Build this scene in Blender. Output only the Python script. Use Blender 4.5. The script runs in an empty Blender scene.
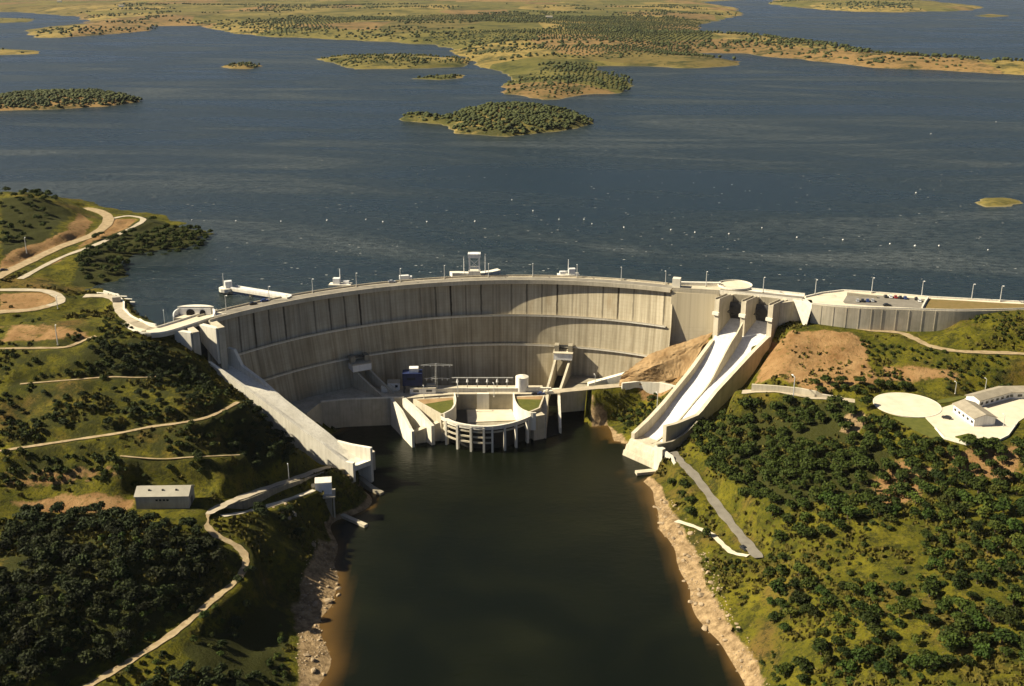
import bpy, math, random
import numpy as np
from mathutils import Vector, Matrix

R_ = math.radians
scene = bpy.context.scene
COL = scene.collection

# ------------------------------------------------------------------ camera, sky, sun, exposure
F, PITCH, CAMH = 1080.0, R_(19.0), 203.0
cam_data = bpy.data.cameras.new('camera')
cam_data.sensor_width = 36.0
cam_data.lens = 36.0 * F / 1024.0
cam_data.clip_start = 1.0
cam_data.clip_end = 60000.0
cam = bpy.data.objects.new('camera', cam_data)
cam.location = (0, 0, CAMH)
cam.rotation_euler = (R_(90) - PITCH, 0, 0)
COL.objects.link(cam)
scene.camera = cam

SUN_EL, SUN_BEHIND = R_(40), R_(0)          # the sun stands to the left, a little upstream
sdir = Vector((-math.cos(SUN_BEHIND) * math.cos(SUN_EL), math.sin(SUN_BEHIND) * math.cos(SUN_EL), math.sin(SUN_EL)))
world = bpy.data.worlds.new('World')
scene.world = world
world.use_nodes = True
wn = world.node_tree
sky = wn.nodes.new('ShaderNodeTexSky')
sky.sky_type = 'NISHITA'
sky.sun_disc = False
sky.sun_elevation = SUN_EL
sky.sun_rotation = math.atan2(sdir.x, sdir.y)
sky.air_density = 0.35
sky.dust_density = 0.8
wn.links.new(sky.outputs[0], wn.nodes['Background'].inputs[0])
wn.nodes['Background'].inputs[1].default_value = 0.05
sun_data = bpy.data.lights.new('sun', 'SUN')
sun_data.energy = 5.0
sun_data.angle = R_(0.5)
sun_data.color = (1.0, 0.89, 0.67)
sun = bpy.data.objects.new('sun', sun_data)
sun.rotation_euler = (-sdir).to_track_quat('-Z', 'Y').to_euler()
sun.location = (-300, 200, 500)
COL.objects.link(sun)
scene.view_settings.view_transform = 'Standard'
scene.view_settings.look = 'None'
scene.view_settings.exposure = 1.05
scene.view_settings.gamma = 1.0
scene.view_settings.use_curve_mapping = False

# ------------------------------------------------------------------ layout helpers (survey of the photograph)
def at(px, py, z):
    u, v = (px - 512) / F, (343 - py) / F
    d = (u, math.cos(PITCH) + v * math.sin(PITCH), -math.sin(PITCH) + v * math.cos(PITCH))
    t = (z - CAMH) / d[2]
    return (d[0] * t, d[1] * t, z)

def on_plane(px, py, A, B):
    """point of the vertical plane through A and B that is seen at the pixel"""
    q = np.array(at(px, py, 0)) - np.array([0, 0, CAMH])
    t, s = np.linalg.solve(np.array([[q[0], -(B[0] - A[0])], [q[1], -(B[1] - A[1])]]), np.array([A[0], A[1]], float))
    return (q[0] * t, q[1] * t, CAMH + q[2] * t)

rng = np.random.default_rng(7)
random.seed(7)

# ------------------------------------------------------------------ mesh builder
ORIG = {}
class MB:
    def __init__(s): s.v, s.f = [], []
    def add(s, vs, fs):
        n = len(s.v); s.v += [tuple(map(float, p)) for p in vs]; s.f += [tuple(i + n for i in f) for f in fs]
    def hexa(s, b, t):
        s.add(list(b) + list(t), [(3, 2, 1, 0), (4, 5, 6, 7), (0, 1, 5, 4), (1, 2, 6, 5), (2, 3, 7, 6), (3, 0, 4, 7)])
    def box(s, c, d, rz=0.0):
        cx, cy, cz = c; dx, dy, dz = d[0] / 2, d[1] / 2, d[2] / 2
        co, si = math.cos(rz), math.sin(rz)
        P = [(-dx, -dy), (dx, -dy), (dx, dy), (-dx, dy)]
        Q = [(cx + x * co - y * si, cy + x * si + y * co) for x, y in P]
        s.hexa([(x, y, cz - dz) for x, y in Q], [(x, y, cz + dz) for x, y in Q])
    def prism(s, poly, zb, zt):
        a = sum(poly[i][0] * poly[(i + 1) % len(poly)][1] - poly[(i + 1) % len(poly)][0] * poly[i][1] for i in range(len(poly)))
        if a < 0: poly = poly[::-1]
        n = len(poly)
        s.add([(p[0], p[1], zb) for p in poly] + [(p[0], p[1], zt) for p in poly],
              [tuple(range(n - 1, -1, -1)), tuple(range(n, 2 * n))] + [(i, (i + 1) % n, n + (i + 1) % n, n + i) for i in range(n)])
    def wall(s, pts, th, side=0.0, close=False):
        """pts: (x, y, zb, zt); solid wall of thickness th, offset to the side"""
        n = len(pts); L, Rr = [], []
        for i, p in enumerate(pts):
            a = pts[(i - 1) % n] if close else pts[max(i - 1, 0)]; b = pts[(i + 1) % n] if close else pts[min(i + 1, n - 1)]
            dx, dy = b[0] - a[0], b[1] - a[1]; l = math.hypot(dx, dy) or 1
            nx, ny = -dy / l, dx / l
            o1, o2 = th / 2 + side, -th / 2 + side
            L.append((p[0] + nx * o1, p[1] + ny * o1)); Rr.append((p[0] + nx * o2, p[1] + ny * o2))
        vs, fs = [], []
        for i, p in enumerate(pts):
            vs += [(*L[i], p[2]), (*Rr[i], p[2]), (*Rr[i], p[3]), (*L[i], p[3])]
        m = n if close else n - 1
        for i in range(m):
            a, b = 4 * i, 4 * ((i + 1) % n)
            for k in range(4): fs.append((a + k, a + (k + 1) % 4, b + (k + 1) % 4, b + k))
        if not close:
            fs.append((3, 2, 1, 0)); e = 4 * (n - 1); fs.append((e, e + 1, e + 2, e + 3))
        s.add(vs, fs)
    def cyl(s, c, z0, z1, r, n=10, r2=None):
        r2 = r if r2 is None else r2
        vs = [(c[0] + r * math.cos(2 * math.pi * i / n), c[1] + r * math.sin(2 * math.pi * i / n), z0) for i in range(n)]
        vs += [(c[0] + r2 * math.cos(2 * math.pi * i / n), c[1] + r2 * math.sin(2 * math.pi * i / n), z1) for i in range(n)]
        s.add(vs, [tuple(range(n - 1, -1, -1)), tuple(range(n, 2 * n))] + [(i, (i + 1) % n, n + (i + 1) % n, n + i) for i in range(n)])
    def bar(s, p, q, r, n=6, r2=None):
        p, q = Vector(p), Vector(q); d = (q - p).normalized()
        a = d.orthogonal().normalized(); b = d.cross(a); r2 = r if r2 is None else r2
        vs = [p + (a * math.cos(2 * math.pi * i / n) + b * math.sin(2 * math.pi * i / n)) * r for i in range(n)]
        vs += [q + (a * math.cos(2 * math.pi * i / n) + b * math.sin(2 * math.pi * i / n)) * r2 for i in range(n)]
        s.add(vs, [tuple(range(n - 1, -1, -1)), tuple(range(n, 2 * n))] + [(i, (i + 1) % n, n + (i + 1) % n, n + i) for i in range(n)])
    def mesh(s, name, mat, off=(0, 0, 0), recalc=True):
        me = bpy.data.meshes.new(name)
        me.from_pydata([(x - off[0], y - off[1], z - off[2]) for x, y, z in s.v], [], s.f)
        if recalc:
            import bmesh
            bm = bmesh.new(); bm.from_mesh(me); bmesh.ops.recalc_face_normals(bm, faces=bm.faces); bm.to_mesh(me); bm.free()
        me.materials.append(mat); me.update()
        return me
    def build(s, name, mat, parent=None, recalc=True):
        off = ORIG.get(parent.name, (0, 0, 0)) if parent else (0, 0, 0)
        o = bpy.data.objects.new(name, s.mesh(name, mat, off, recalc)); COL.objects.link(o)
        if parent: o.parent = parent
        ORIG[o.name] = off
        return o
    def own(s, name, mat, label, cat, group=None):
        """a thing that is one mesh, its origin moved to its base"""
        a = np.array(s.v); lo = (float(a[:, 0].mean()), float(a[:, 1].mean()), float(a[:, 2].min()))
        o = bpy.data.objects.new(name, s.mesh(name, mat, lo)); o.location = lo; COL.objects.link(o)
        ORIG[o.name] = lo
        return tag(o, label, cat, group)

def tag(o, label, cat, group=None):
    o['label'] = label; o['category'] = cat
    if group: o['group'] = group
    return o
def thing(name, label, cat, loc, group=None):
    o = bpy.data.objects.new(name, None); o.empty_display_size = 2; o.location = loc; COL.objects.link(o)
    ORIG[o.name] = tuple(loc)
    return tag(o, label, cat, group)
def structure(o): o['kind'] = 'structure'; return o
def copy_tree(o, parent=None):
    c = o.copy(); COL.objects.link(c)
    if parent: c.parent = parent
    for ch in list(o.children): copy_tree(ch, c)
    return c
def place(proto, used, loc, rz=0, sc=1.0, label=None):
    o = proto if not used else copy_tree(proto)
    o.location = loc; o.rotation_euler = (0, 0, rz)
    o.scale = (sc, sc, sc) if not isinstance(sc, tuple) else sc
    if label: o['label'] = label
    used.append(o)
    return o

# ------------------------------------------------------------------ materials
def nodes_of(m): return m.node_tree.nodes, m.node_tree.links
def new_mat(name, rough=0.8, spec=0.3):
    m = bpy.data.materials.new(name); m.use_nodes = True
    b = m.node_tree.nodes['Principled BSDF']; b.inputs['Roughness'].default_value = rough
    b.inputs['Specular IOR Level'].default_value = spec
    return m, b
def rgba(c): return (c[0], c[1], c[2], 1.0)
def noise(N, L, vec, scale, detail=5, rough=0.6, dist=0.0):
    n = N.new('ShaderNodeTexNoise'); n.inputs['Scale'].default_value = scale; n.inputs['Detail'].default_value = detail
    n.inputs['Roughness'].default_value = rough; n.inputs['Distortion'].default_value = dist
    L.new(vec, n.inputs['Vector']); return n.outputs['Fac']
def ramp(N, L, fac, stops, const=False):
    r = N.new('ShaderNodeValToRGB'); e = r.color_ramp.elements
    if const: r.color_ramp.interpolation = 'CONSTANT'
    while len(e) < len(stops): e.new(0.5)
    for i, (p, c) in enumerate(stops):
        e[i].position = p; e[i].color = rgba(c) if isinstance(c, tuple) else (c, c, c, 1)
    L.new(fac, r.inputs[0]); return r.outputs[0]
def mix(N, L, fac, a, b, mode='MIX'):
    x = N.new('ShaderNodeMix'); x.data_type = 'RGBA'; x.blend_type = mode
    for s_, v in ((x.inputs[0], fac), (x.inputs[6], a), (x.inputs[7], b)):
        if hasattr(v, 'is_linked'): L.new(v, s_)
        elif isinstance(v, tuple): s_.default_value = rgba(v)
        else: s_.default_value = v
    return x.outputs[2]
def mth(N, L, op, a, b=None, c=None):
    x = N.new('ShaderNodeMath'); x.operation = op
    for s_, v in zip(x.inputs, (a, b, c)):
        if v is None: continue
        if hasattr(v, 'is_linked'): L.new(v, s_)
        else: s_.default_value = v
    return x.outputs[0]
def bump(N, L, b, h, strength, dist):
    x = N.new('ShaderNodeBump'); x.inputs['Strength'].default_value = strength; x.inputs['Distance'].default_value = dist
    L.new(h, x.inputs['Height']); L.new(x.outputs[0], b.inputs['Normal'])
def pos(N, scale=None):
    return N.new('ShaderNodeNewGeometry').outputs['Position']
def mapped(N, L, vec, sc):
    m = N.new('ShaderNodeMapping'); m.inputs['Scale'].default_value = sc; L.new(vec, m.inputs['Vector']); return m.outputs[0]

def surf(name, c1, c2, scale=0.3, rough=0.85, bump_s=0.15, streak=True, spec=0.25):
    """weathered surface: two tones in noise, faint vertical streaks"""
    m, b = new_mat(name, rough, spec); N, L = nodes_of(m); p = pos(N)
    n1 = noise(N, L, p, scale, 6); f = ramp(N, L, n1, [(0.3, 0.0), (0.7, 1.0)])
    c = mix(N, L, f, c1, c2)
    if streak:
        n2 = noise(N, L, mapped(N, L, p, (0.9, 0.9, 0.05)), 0.8, 4)
        c = mix(N, L, ramp(N, L, n2, [(0.45, 0.0), (0.75, 0.45)]), c, tuple(x * 0.55 for x in c1))
    L.new(c, b.inputs['Base Color'])
    if bump_s: bump(N, L, b, noise(N, L, p, 2.0, 4), bump_s, 0.3)
    return m

M = {}
M['concrete'] = surf('pale_concrete', (0.40, 0.355, 0.26), (0.56, 0.50, 0.385), 0.12)
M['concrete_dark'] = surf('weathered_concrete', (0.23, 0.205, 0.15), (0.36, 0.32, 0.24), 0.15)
M['white_concrete'] = surf('white_concrete', (0.60, 0.56, 0.46), (0.74, 0.70, 0.60), 0.1)
M['chute'] = surf('smooth_chute_concrete', (0.50, 0.495, 0.49), (0.72, 0.715, 0.71), 0.09, 0.6, 0.05)
M['asphalt'] = surf('grey_asphalt', (0.15, 0.135, 0.11), (0.22, 0.2, 0.165), 0.2, 0.9, 0.05, False)
M['gravel'] = surf('pale_gravel', (0.30, 0.255, 0.18), (0.44, 0.38, 0.28), 0.25, 0.95, 0.1, False)
M['dirt'] = surf('dirt_track', (0.20, 0.145, 0.075), (0.38, 0.295, 0.175), 0.3, 0.95, 0.15, False)
M['paving'] = surf('cream_paving', (0.50, 0.44, 0.33), (0.62, 0.56, 0.43), 0.15, 0.85, 0.05, False)
M['white'] = surf('white_paint', (0.70, 0.69, 0.66), (0.80, 0.79, 0.76), 0.4, 0.5, 0.0)
M['steel'] = surf('galvanised_steel', (0.38, 0.38, 0.36), (0.5, 0.5, 0.48), 0.5, 0.45, 0.0, False)
M['dark_metal'] = surf('dark_steel', (0.03, 0.03, 0.032), (0.06, 0.058, 0.055), 0.5, 0.5, 0.0, False)
M['shade_black'] = surf('painted_shade_black', (0.012, 0.012, 0.012), (0.02, 0.02, 0.02), 0.5, 0.9, 0.0, False)  # near-black colour standing in for shade inside openings and outlet slots
M['blue'] = surf('blue_cladding', (0.012, 0.02, 0.07), (0.02, 0.032, 0.10), 0.3, 0.5, 0.0)
M['roof'] = surf('grey_brown_roof', (0.23, 0.20, 0.15), (0.33, 0.29, 0.22), 0.3, 0.8, 0.1, False)
M['roof_pale'] = surf('pale_sheet_roof', (0.27, 0.25, 0.20), (0.36, 0.335, 0.27), 0.2, 0.6, 0.0, False)
M['render'] = surf('cream_render', (0.34, 0.31, 0.25), (0.42, 0.385, 0.31), 0.3, 0.85, 0.0)
M['lawn'] = surf('short_lawn', (0.06, 0.07, 0.010), (0.105, 0.105, 0.018), 0.3, 0.95, 0.2, False)
M['dry_lawn'] = surf('dry_lawn', (0.13, 0.10, 0.03), (0.19, 0.13, 0.05), 0.3, 0.95, 0.2, False)
M['ochre'] = surf('ochre_earth', (0.22, 0.135, 0.06), (0.36, 0.245, 0.125), 0.15, 0.95, 0.3, False)
M['stone'] = surf('tan_stone', (0.20, 0.145, 0.085), (0.40, 0.31, 0.20), 0.4, 0.95, 0.4, False)
M['masonry'] = surf('rough_retaining_stone', (0.19, 0.165, 0.12), (0.30, 0.265, 0.19), 0.5, 0.95, 0.4)
M['tyre'] = surf('black_rubber', (0.015, 0.015, 0.015), (0.025, 0.025, 0.025), 1, 0.9, 0, False)
m, b = new_mat('car_glass', 0.08, 0.5); b.inputs['Base Color'].default_value = (0.02, 0.025, 0.03, 1); M['glass'] = m
for nm, c in (('white', (0.75, 0.75, 0.74)), ('silver', (0.42, 0.43, 0.44)), ('black', (0.02, 0.02, 0.022)), ('red', (0.30, 0.02, 0.02)), ('blue', (0.03, 0.06, 0.2))):
    m, b = new_mat('car_paint_' + nm, 0.3, 0.5); b.inputs['Base Color'].default_value = rgba(c); M['car_' + nm] = m

# dam concrete: tones by noise, lift lines, block joints and water stains run down from the crest (UV in metres)
def dam_mat(name, stain):
    m, b = new_mat(name, 0.85, 0.2); N, L = nodes_of(m)
    uv = N.new('ShaderNodeUVMap').outputs[0]
    sep = N.new('ShaderNodeSeparateXYZ'); L.new(uv, sep.inputs[0]); U, V = sep.outputs[0], sep.outputs[1]
    uvs_ = mapped(N, L, uv, (1.0, 100.0, 1))
    c = mix(N, L, ramp(N, L, noise(N, L, uvs_, 0.045, 7, 0.65), [(0.3, 0.0), (0.7, 1.0)]), (0.37, 0.315, 0.215), (0.52, 0.455, 0.325))
    st = noise(N, L, mapped(N, L, uv, (1.0, 1.2, 1)), 0.45, 6, 0.7)
    c = mix(N, L, ramp(N, L, st, [(0.44, 0.0), (0.74, 0.75 * stain)]), c, (0.125, 0.095, 0.05))
    st2 = noise(N, L, mapped(N, L, uv, (0.35, 2.5, 1)), 0.5, 6, 0.7)
    c = mix(N, L, ramp(N, L, st2, [(0.50, 0.0), (0.72, 0.55 * stain)]), c, (0.15, 0.12, 0.065))
    rust = noise(N, L, mapped(N, L, uv, (0.11, 3.0, 1)), 1.0, 5, 0.65)
    c = mix(N, L, ramp(N, L, rust, [(0.58, 0.0), (0.75, 0.45 * stain)]), c, (0.22, 0.135, 0.05))
    wob = mth(N, L, 'MULTIPLY', mth(N, L, 'SUBTRACT', noise(N, L, mapped(N, L, uv, (1.0, 60.0, 1)), 0.3, 4), 0.5), 0.10)
    fr = mth(N, L, 'ADD', mth(N, L, 'FRACT', mth(N, L, 'DIVIDE', U, 10.4)), wob)
    jl = ramp(N, L, mth(N, L, 'ABSOLUTE', mth(N, L, 'SUBTRACT', fr, 0.5)), [(0.03, 1.0), (0.085, 0.0)])
    cell = N.new('ShaderNodeTexWhiteNoise'); cell.noise_dimensions = '1D'
    L.new(mth(N, L, 'FLOOR', mth(N, L, 'DIVIDE', U, 10.4)), cell.inputs['W'])
    run = noise(N, L, mapped(N, L, uv, (0.1, 7.0, 1)), 1.0, 3)
    upper = ramp(N, L, V, [(0.20, 1.0), (0.26, 0.10)])
    js = mth(N, L, 'MULTIPLY', jl, mth(N, L, 'ADD', 0.10, mth(N, L, 'MULTIPLY', upper, mth(N, L, 'MULTIPLY', cell.outputs[0], mth(N, L, 'ADD', 0.75 * stain, mth(N, L, 'MULTIPLY', run, 0.9 * stain))))))
    c = mix(N, L, js, c, (0.040, 0.030, 0.018))
    lf = mth(N, L, 'FRACT', mth(N, L, 'MULTIPLY', V, 45))
    ll = mth(N, L, 'MULTIPLY', mth(N, L, 'LESS_THAN', lf, 0.14), mth(N, L, 'MULTIPLY', noise(N, L, uvs_, 0.08, 3), 0.22))
    c = mix(N, L, ll, c, (0.17, 0.13, 0.08))
    L.new(c, b.inputs['Base Color']); return m
M['dam'] = dam_mat('dam_concrete', 1.0)
M['dam_clean'] = dam_mat('newer_dam_concrete', 0.25)

def foliage(name, dark, light, sc=0.5):
    m, b = new_mat(name, 0.75, 0.15); N, L = nodes_of(m)
    oi = N.new('ShaderNodeObjectInfo'); p = pos(N)
    n1 = noise(N, L, p, sc, 4, 0.7)
    c = mix(N, L, ramp(N, L, n1, [(0.3, 0.0), (0.72, 1.0)]), dark, light)
    hs = N.new('ShaderNodeHueSaturation'); L.new(c, hs.inputs['Color'])
    L.new(mth(N, L, 'ADD', 0.472, mth(N, L, 'MULTIPLY', oi.outputs['Random'], 0.045)), hs.inputs['Hue'])
    L.new(mth(N, L, 'ADD', 0.55, mth(N, L, 'MULTIPLY', mth(N, L, 'FRACT', mth(N, L, 'MULTIPLY', oi.outputs['Random'], 7.3)), 0.95)), hs.inputs['Value'])
    L.new(hs.outputs[0], b.inputs['Base Color'])
    return m
M['leaf'] = foliage('oak_leaves', (0.012, 0.024, 0.0035), (0.042, 0.062, 0.007))
M['leaf_shaded'] = foliage('shade_darkened_oak_leaves', (0.007, 0.011, 0.003), (0.026, 0.034, 0.006))  # oak leaves darkened: the left bank's vignetting shade is put into the colour
M['leaf_scrub'] = foliage('scrub_leaves', (0.022, 0.036, 0.005), (0.075, 0.09, 0.011))
M['leaf_far'] = foliage('distant_olive_leaves', (0.016, 0.021, 0.006), (0.046, 0.050, 0.015), 0.02)
M['tuft'] = foliage('dry_grass_tufts', (0.034, 0.038, 0.006), (0.135, 0.112, 0.02), 0.25)
M['bark'] = surf('grey_bark', (0.06, 0.045, 0.03), (0.11, 0.085, 0.06), 3, 0.95, 0.3, False)

# near terrain: grass, scrub, bare earth and rock by painted ground cover (what grows where) and noise
m, b = new_mat('hillside_ground', 0.95, 0.1); N, L = nodes_of(m); p = pos(N)
att = N.new('ShaderNodeVertexColor'); att.layer_name = 'cover'
sp = N.new('ShaderNodeSeparateColor'); L.new(att.outputs['Color'], sp.inputs[0])
g = mix(N, L, ramp(N, L, noise(N, L, p, 0.05, 8, 0.65), [(0.32, 0.0), (0.68, 1.0)]), (0.036, 0.042, 0.004), (0.140, 0.122, 0.010))
g = mix(N, L, ramp(N, L, noise(N, L, p, 0.021, 6, 0.65), [(0.54, 0.0), (0.68, 0.75)]), g, (0.145, 0.082, 0.028))
g = mix(N, L, ramp(N, L, noise(N, L, p, 0.13, 8, 0.8), [(0.50, 0.0), (0.60, 0.85)]), g, (0.020, 0.023, 0.005))
g = mix(N, L, ramp(N, L, noise(N, L, p, 0.42, 6, 0.75), [(0.52, 0.0), (0.60, 0.7)]), g, (0.022, 0.025, 0.006))
g = mix(N, L, ramp(N, L, noise(N, L, mapped(N, L, p, (1, 1, 1.7)), 0.55, 5, 0.75), [(0.60, 0.0), (0.68, 0.6)]), g, (0.20, 0.15, 0.06))
soil = mix(N, L, ramp(N, L, noise(N, L, p, 0.09, 8, 0.7), [(0.3, 0.0), (0.7, 1.0)]), (0.18, 0.095, 0.036), (0.32, 0.20, 0.09))
soil = mix(N, L, ramp(N, L, noise(N, L, p, 0.35, 6, 0.7), [(0.55, 0.0), (0.64, 0.8)]), soil, (0.07, 0.062, 0.014))
rock = mix(N, L, ramp(N, L, noise(N, L, p, 0.25, 8, 0.75), [(0.35, 0.0), (0.65, 1.0)]), (0.12, 0.078, 0.038), (0.40, 0.285, 0.155))
nz = noise(N, L, p, 0.12, 6, 0.7)
def soft(ch, amt=0.5):
    return ramp(N, L, mth(N, L, 'ADD', ch, mth(N, L, 'MULTIPLY', mth(N, L, 'SUBTRACT', nz, 0.5), amt * 2)), [(0.42, 0.0), (0.58, 1.0)])
c = mix(N, L, soft(sp.outputs[2], 0.4), g, (0.034, 0.036, 0.008))
c = mix(N, L, soft(sp.outputs[0], 0.5), c, soil)
c = mix(N, L, soft(sp.outputs[1], 0.35), c, rock)
L.new(c, b.inputs['Base Color'])
bump(N, L, b, noise(N, L, p, 0.6, 8, 0.7), 0.9, 1.2)
M['ground'] = m

# far land: olive groves, dry fields, pale shore
m, b = new_mat('far_land', 0.95, 0.1); N, L = nodes_of(m); p = pos(N)
c = mix(N, L, ramp(N, L, noise(N, L, p, 0.0035, 8, 0.62), [(0.38, 0.0), (0.62, 1.0)]), (0.075, 0.070, 0.018), (0.19, 0.15, 0.045))
vo = N.new('ShaderNodeTexVoronoi'); vo.inputs['Scale'].default_value = 0.0032; L.new(mapped(N, L, p, (1.0, 0.6, 1)), vo.inputs['Vector'])
fs_ = N.new('ShaderNodeSeparateColor'); L.new(vo.outputs['Color'], fs_.inputs[0])
c = mix(N, L, ramp(N, L, fs_.outputs[0], [(0.55, 0.0), (0.60, 0.6)]), c, (0.27, 0.19, 0.06))
c = mix(N, L, ramp(N, L, fs_.outputs[1], [(0.67, 0.0), (0.71, 0.6)]), c, (0.19, 0.105, 0.05))
c = mix(N, L, ramp(N, L, fs_.outputs[2], [(0.55, 0.0), (0.65, 0.6)]), c, (0.085, 0.085, 0.022))
c = mix(N, L, ramp(N, L, noise(N, L, p, 0.011, 8, 0.75), [(0.50, 0.0), (0.60, 0.9)]), c, (0.030, 0.036, 0.012))
c = mix(N, L, ramp(N, L, noise(N, L, p, 0.05, 6, 0.75), [(0.54, 0.0), (0.62, 0.7)]), c, (0.028, 0.034, 0.012))
zz = N.new('ShaderNodeSeparateXYZ'); L.new(p, zz.inputs[0])
c = mix(N, L, ramp(N, L, mth(N, L, 'DIVIDE', mth(N, L, 'ADD', zz.outputs[2], mth(N, L, 'MULTIPLY', noise(N, L, p, 0.02, 3), 1.5)), 5.0), [(0.17, 0.6), (0.27, 0.0)]), c, (0.23, 0.19, 0.10))
L.new(c, b.inputs['Base Color']); M['far'] = m

def water(name, deep, shallow, rough_lo, rough_hi, wave, attr=False, spec=0.5):
    m, b = new_mat(name, 0.2, spec); N, L = nodes_of(m); p = pos(N)
    b.inputs['IOR'].default_value = 1.33
    rot = N.new('ShaderNodeMapping'); rot.inputs['Rotation'].default_value = (0, 0, 0.12); L.new(p, rot.inputs['Vector'])
    lanes = noise(N, L, mapped(N, L, rot.outputs[0], (0.0014, 0.0052, 1)), 1.0, 9, 0.68, 1.2)
    lane = ramp(N, L, lanes, [(0.38, 0.0), (0.68, 1.0)])
    if attr:
        a = N.new('ShaderNodeVertexColor'); a.layer_name = 'shallow'
        dp_ = mix(N, L, ramp(N, L, noise(N, L, p, 0.012, 4, 0.6, 0.6), [(0.38, 0.0), (0.66, 1.0)]), deep, (0.008, 0.0095, 0.004))
        L.new(mix(N, L, a.outputs['Color'], dp_, shallow), b.inputs['Base Color'])
    else:
        streak = ramp(N, L, lanes, [(0.52, 0.0), (0.70, 0.9)])
        cc = mix(N, L, streak, mix(N, L, lane, deep, shallow), (0.085, 0.10, 0.10))
        rip = noise(N, L, mapped(N, L, rot.outputs[0], (0.10, 0.20, 1)), 1.0, 6, 0.75)
        L.new(mix(N, L, ramp(N, L, rip, [(0.38, 0.8), (0.60, 0.0)]), cc, (0.003, 0.008, 0.008)), b.inputs['Base Color'])
    r = N.new('ShaderNodeMapRange'); L.new(lane, r.inputs[0]); r.inputs[3].default_value = rough_lo; r.inputs[4].default_value = rough_hi
    L.new(r.outputs[0], b.inputs['Roughness'])
    h = noise(N, L, mapped(N, L, p, (0.5, 1.0, 1)), 0.22, 6, 0.75)
    bump(N, L, b, h, wave, 2.0 if not attr else 1.2)
    return m
M['reservoir'] = water('reservoir_water', (0.010, 0.021, 0.019), (0.044, 0.056, 0.051), 0.22, 0.45, 1.0, False, 0.4)
M['river'] = water('river_water', (0.0035, 0.005, 0.0025), (0.085, 0.048, 0.014), 0.12, 0.2, 0.25, True, 0.2)

# ------------------------------------------------------------------ near terrain
TAIL, PLAT, CREST = -80.0, -61.0, 3.0
def zr(z): return z if z > -40 else -40 + (z + 40) * 0.8
ctrl = []
def C(*l):
    for q in l: ctrl.append(at(q[0], q[1], zr(q[2])))
# left bank, peninsula in the reservoir
C((0,192,24),(30,192,25),(60,203,19),(82,212,10),(100,213,6),(60,232,12),(20,235,14),(0,255,12),(0,278,8),(50,252,7),(100,225,6),(125,216,5),
  (140,218,3),(222,240,-1),(205,228,-1),(165,213,-2),(130,208,-3),(90,200,-4),(185,262,-1),(140,283,-1),(118,290,-1),(150,240,4),(100,262,5),(60,280,4),
  (0,292,5),(45,290,5),(60,300,4.5),(0,312,5),(85,295,3),(60,320,4),(110,330,4),(100,312,3),(150,318,-5),(150,300,-5),(200,280,-9),(170,290,-7),(150,332,2),(125,318,2.5),
  (0,330,1),(0,348,2),(60,348,2),(95,340,3),(150,345,0),(190,355,-9),(120,377,-8),(0,377,-7),(175,376,-12),(205,385,-22),(0,410,-15),(100,410,-14),(0,450,-24),(80,440,-22),
  (150,428,-20),(200,418,-20),(235,405,-21),(0,480,-33),(120,470,-31),(200,455,-28),(230,440,-35),(250,470,-46),(165,510,-42),(60,503,-42),(135,490,-40),(195,490,-40),
  (40,530,-43),(100,525,-43),(150,560,-42),(60,600,-42),(0,560,-40),(0,650,-44),(196,580,-55),(165,600,-55),(205,514,-44),(215,535,-49.5),(245,555,-56),(245,575,-58),
  (215,598,-59.5),(170,635,-60.5),(100,680,-60),(0,690,-50),(248,594,-66),(264,598,-80),(258,640,-84),(280,600,-86),(228,640,-70),(285,645,-84),(300,600,-86),(318,600,-88),(330,605,-89.2),(225,682,-72),(262,682,-82),(310,670,-87.5),(324,668,-89.3),
  (345,522,-92),(345,560,-92),(345,600,-92),(340,650,-92),(328,690,-92),(265,545,-60),(285,545,-66),(300,540,-71),(315,560,-80),(290,512,-60),(325,560,-88),(320,515,-85),(300,478,-60),(255,500,-48),(340,480,-84),(360,492,-92))
# river bed
C((450,600,-100),(500,500,-100),(600,600,-100),(420,680,-100),(600,680,-100),(480,460,-97),(560,440,-95),(400,470,-96),(360,440,-93),(620,520,-98),(350,430,-92))
# right bank
C((588,418,-92),(598,404,-89),(602,412,-90),(615,440,-90),(640,400,-72),(625,412,-82),(640,388,-67.5),(620,386,-67.5),(685,352,-38),(650,370,-58),(700,342,-30),(640,425,-80),
  (655,492,-90.5),(640,500,-92),(652,522,-92),(668,548,-91.5),(686,592,-91.5),(696,622,-91.5),(722,652,-91.5),(745,690,-91.5),(672,500,-85),(682,520,-82),(702,560,-83),(720,600,-81),(752,640,-80),(775,686,-78),
  (680,462,-76),(690,472,-75),(725,520,-74),(762,558,-70),(740,556,-73),(720,470,-62),(760,500,-54),(800,540,-52),(850,500,-42),(760,430,-47),(722,420,-58),(740,396,-44),(775,396,-33),(812,402,-31),
  (770,386,-28),(812,392,-28),(790,350,-16),(830,328,-9),(850,328,-10),(900,330,-10.5),(940,329,-9),(775,344,-17),(810,365,-22),(860,372,-22),(920,362,-17),(1000,372,-18),(920,345,-12),(1000,352,-10),(1024,354,-10),
  (1000,318,1.5),(970,319,1),(1024,315,3),(985,335,-4),(1024,338,-4),(907,405,-27),(880,405,-27),(935,405,-27),(975,430,-27),(1015,400,-26.5),(945,430,-27),(1005,440,-27),(1024,420,-26.5),
  (880,450,-35),(850,425,-33),(1000,480,-33),(950,520,-37),(1024,560,-36),(900,560,-45),(850,620,-53),(1000,650,-37),(1024,690,-38),(800,650,-65),(900,684,-50),(780,600,-70))
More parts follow.
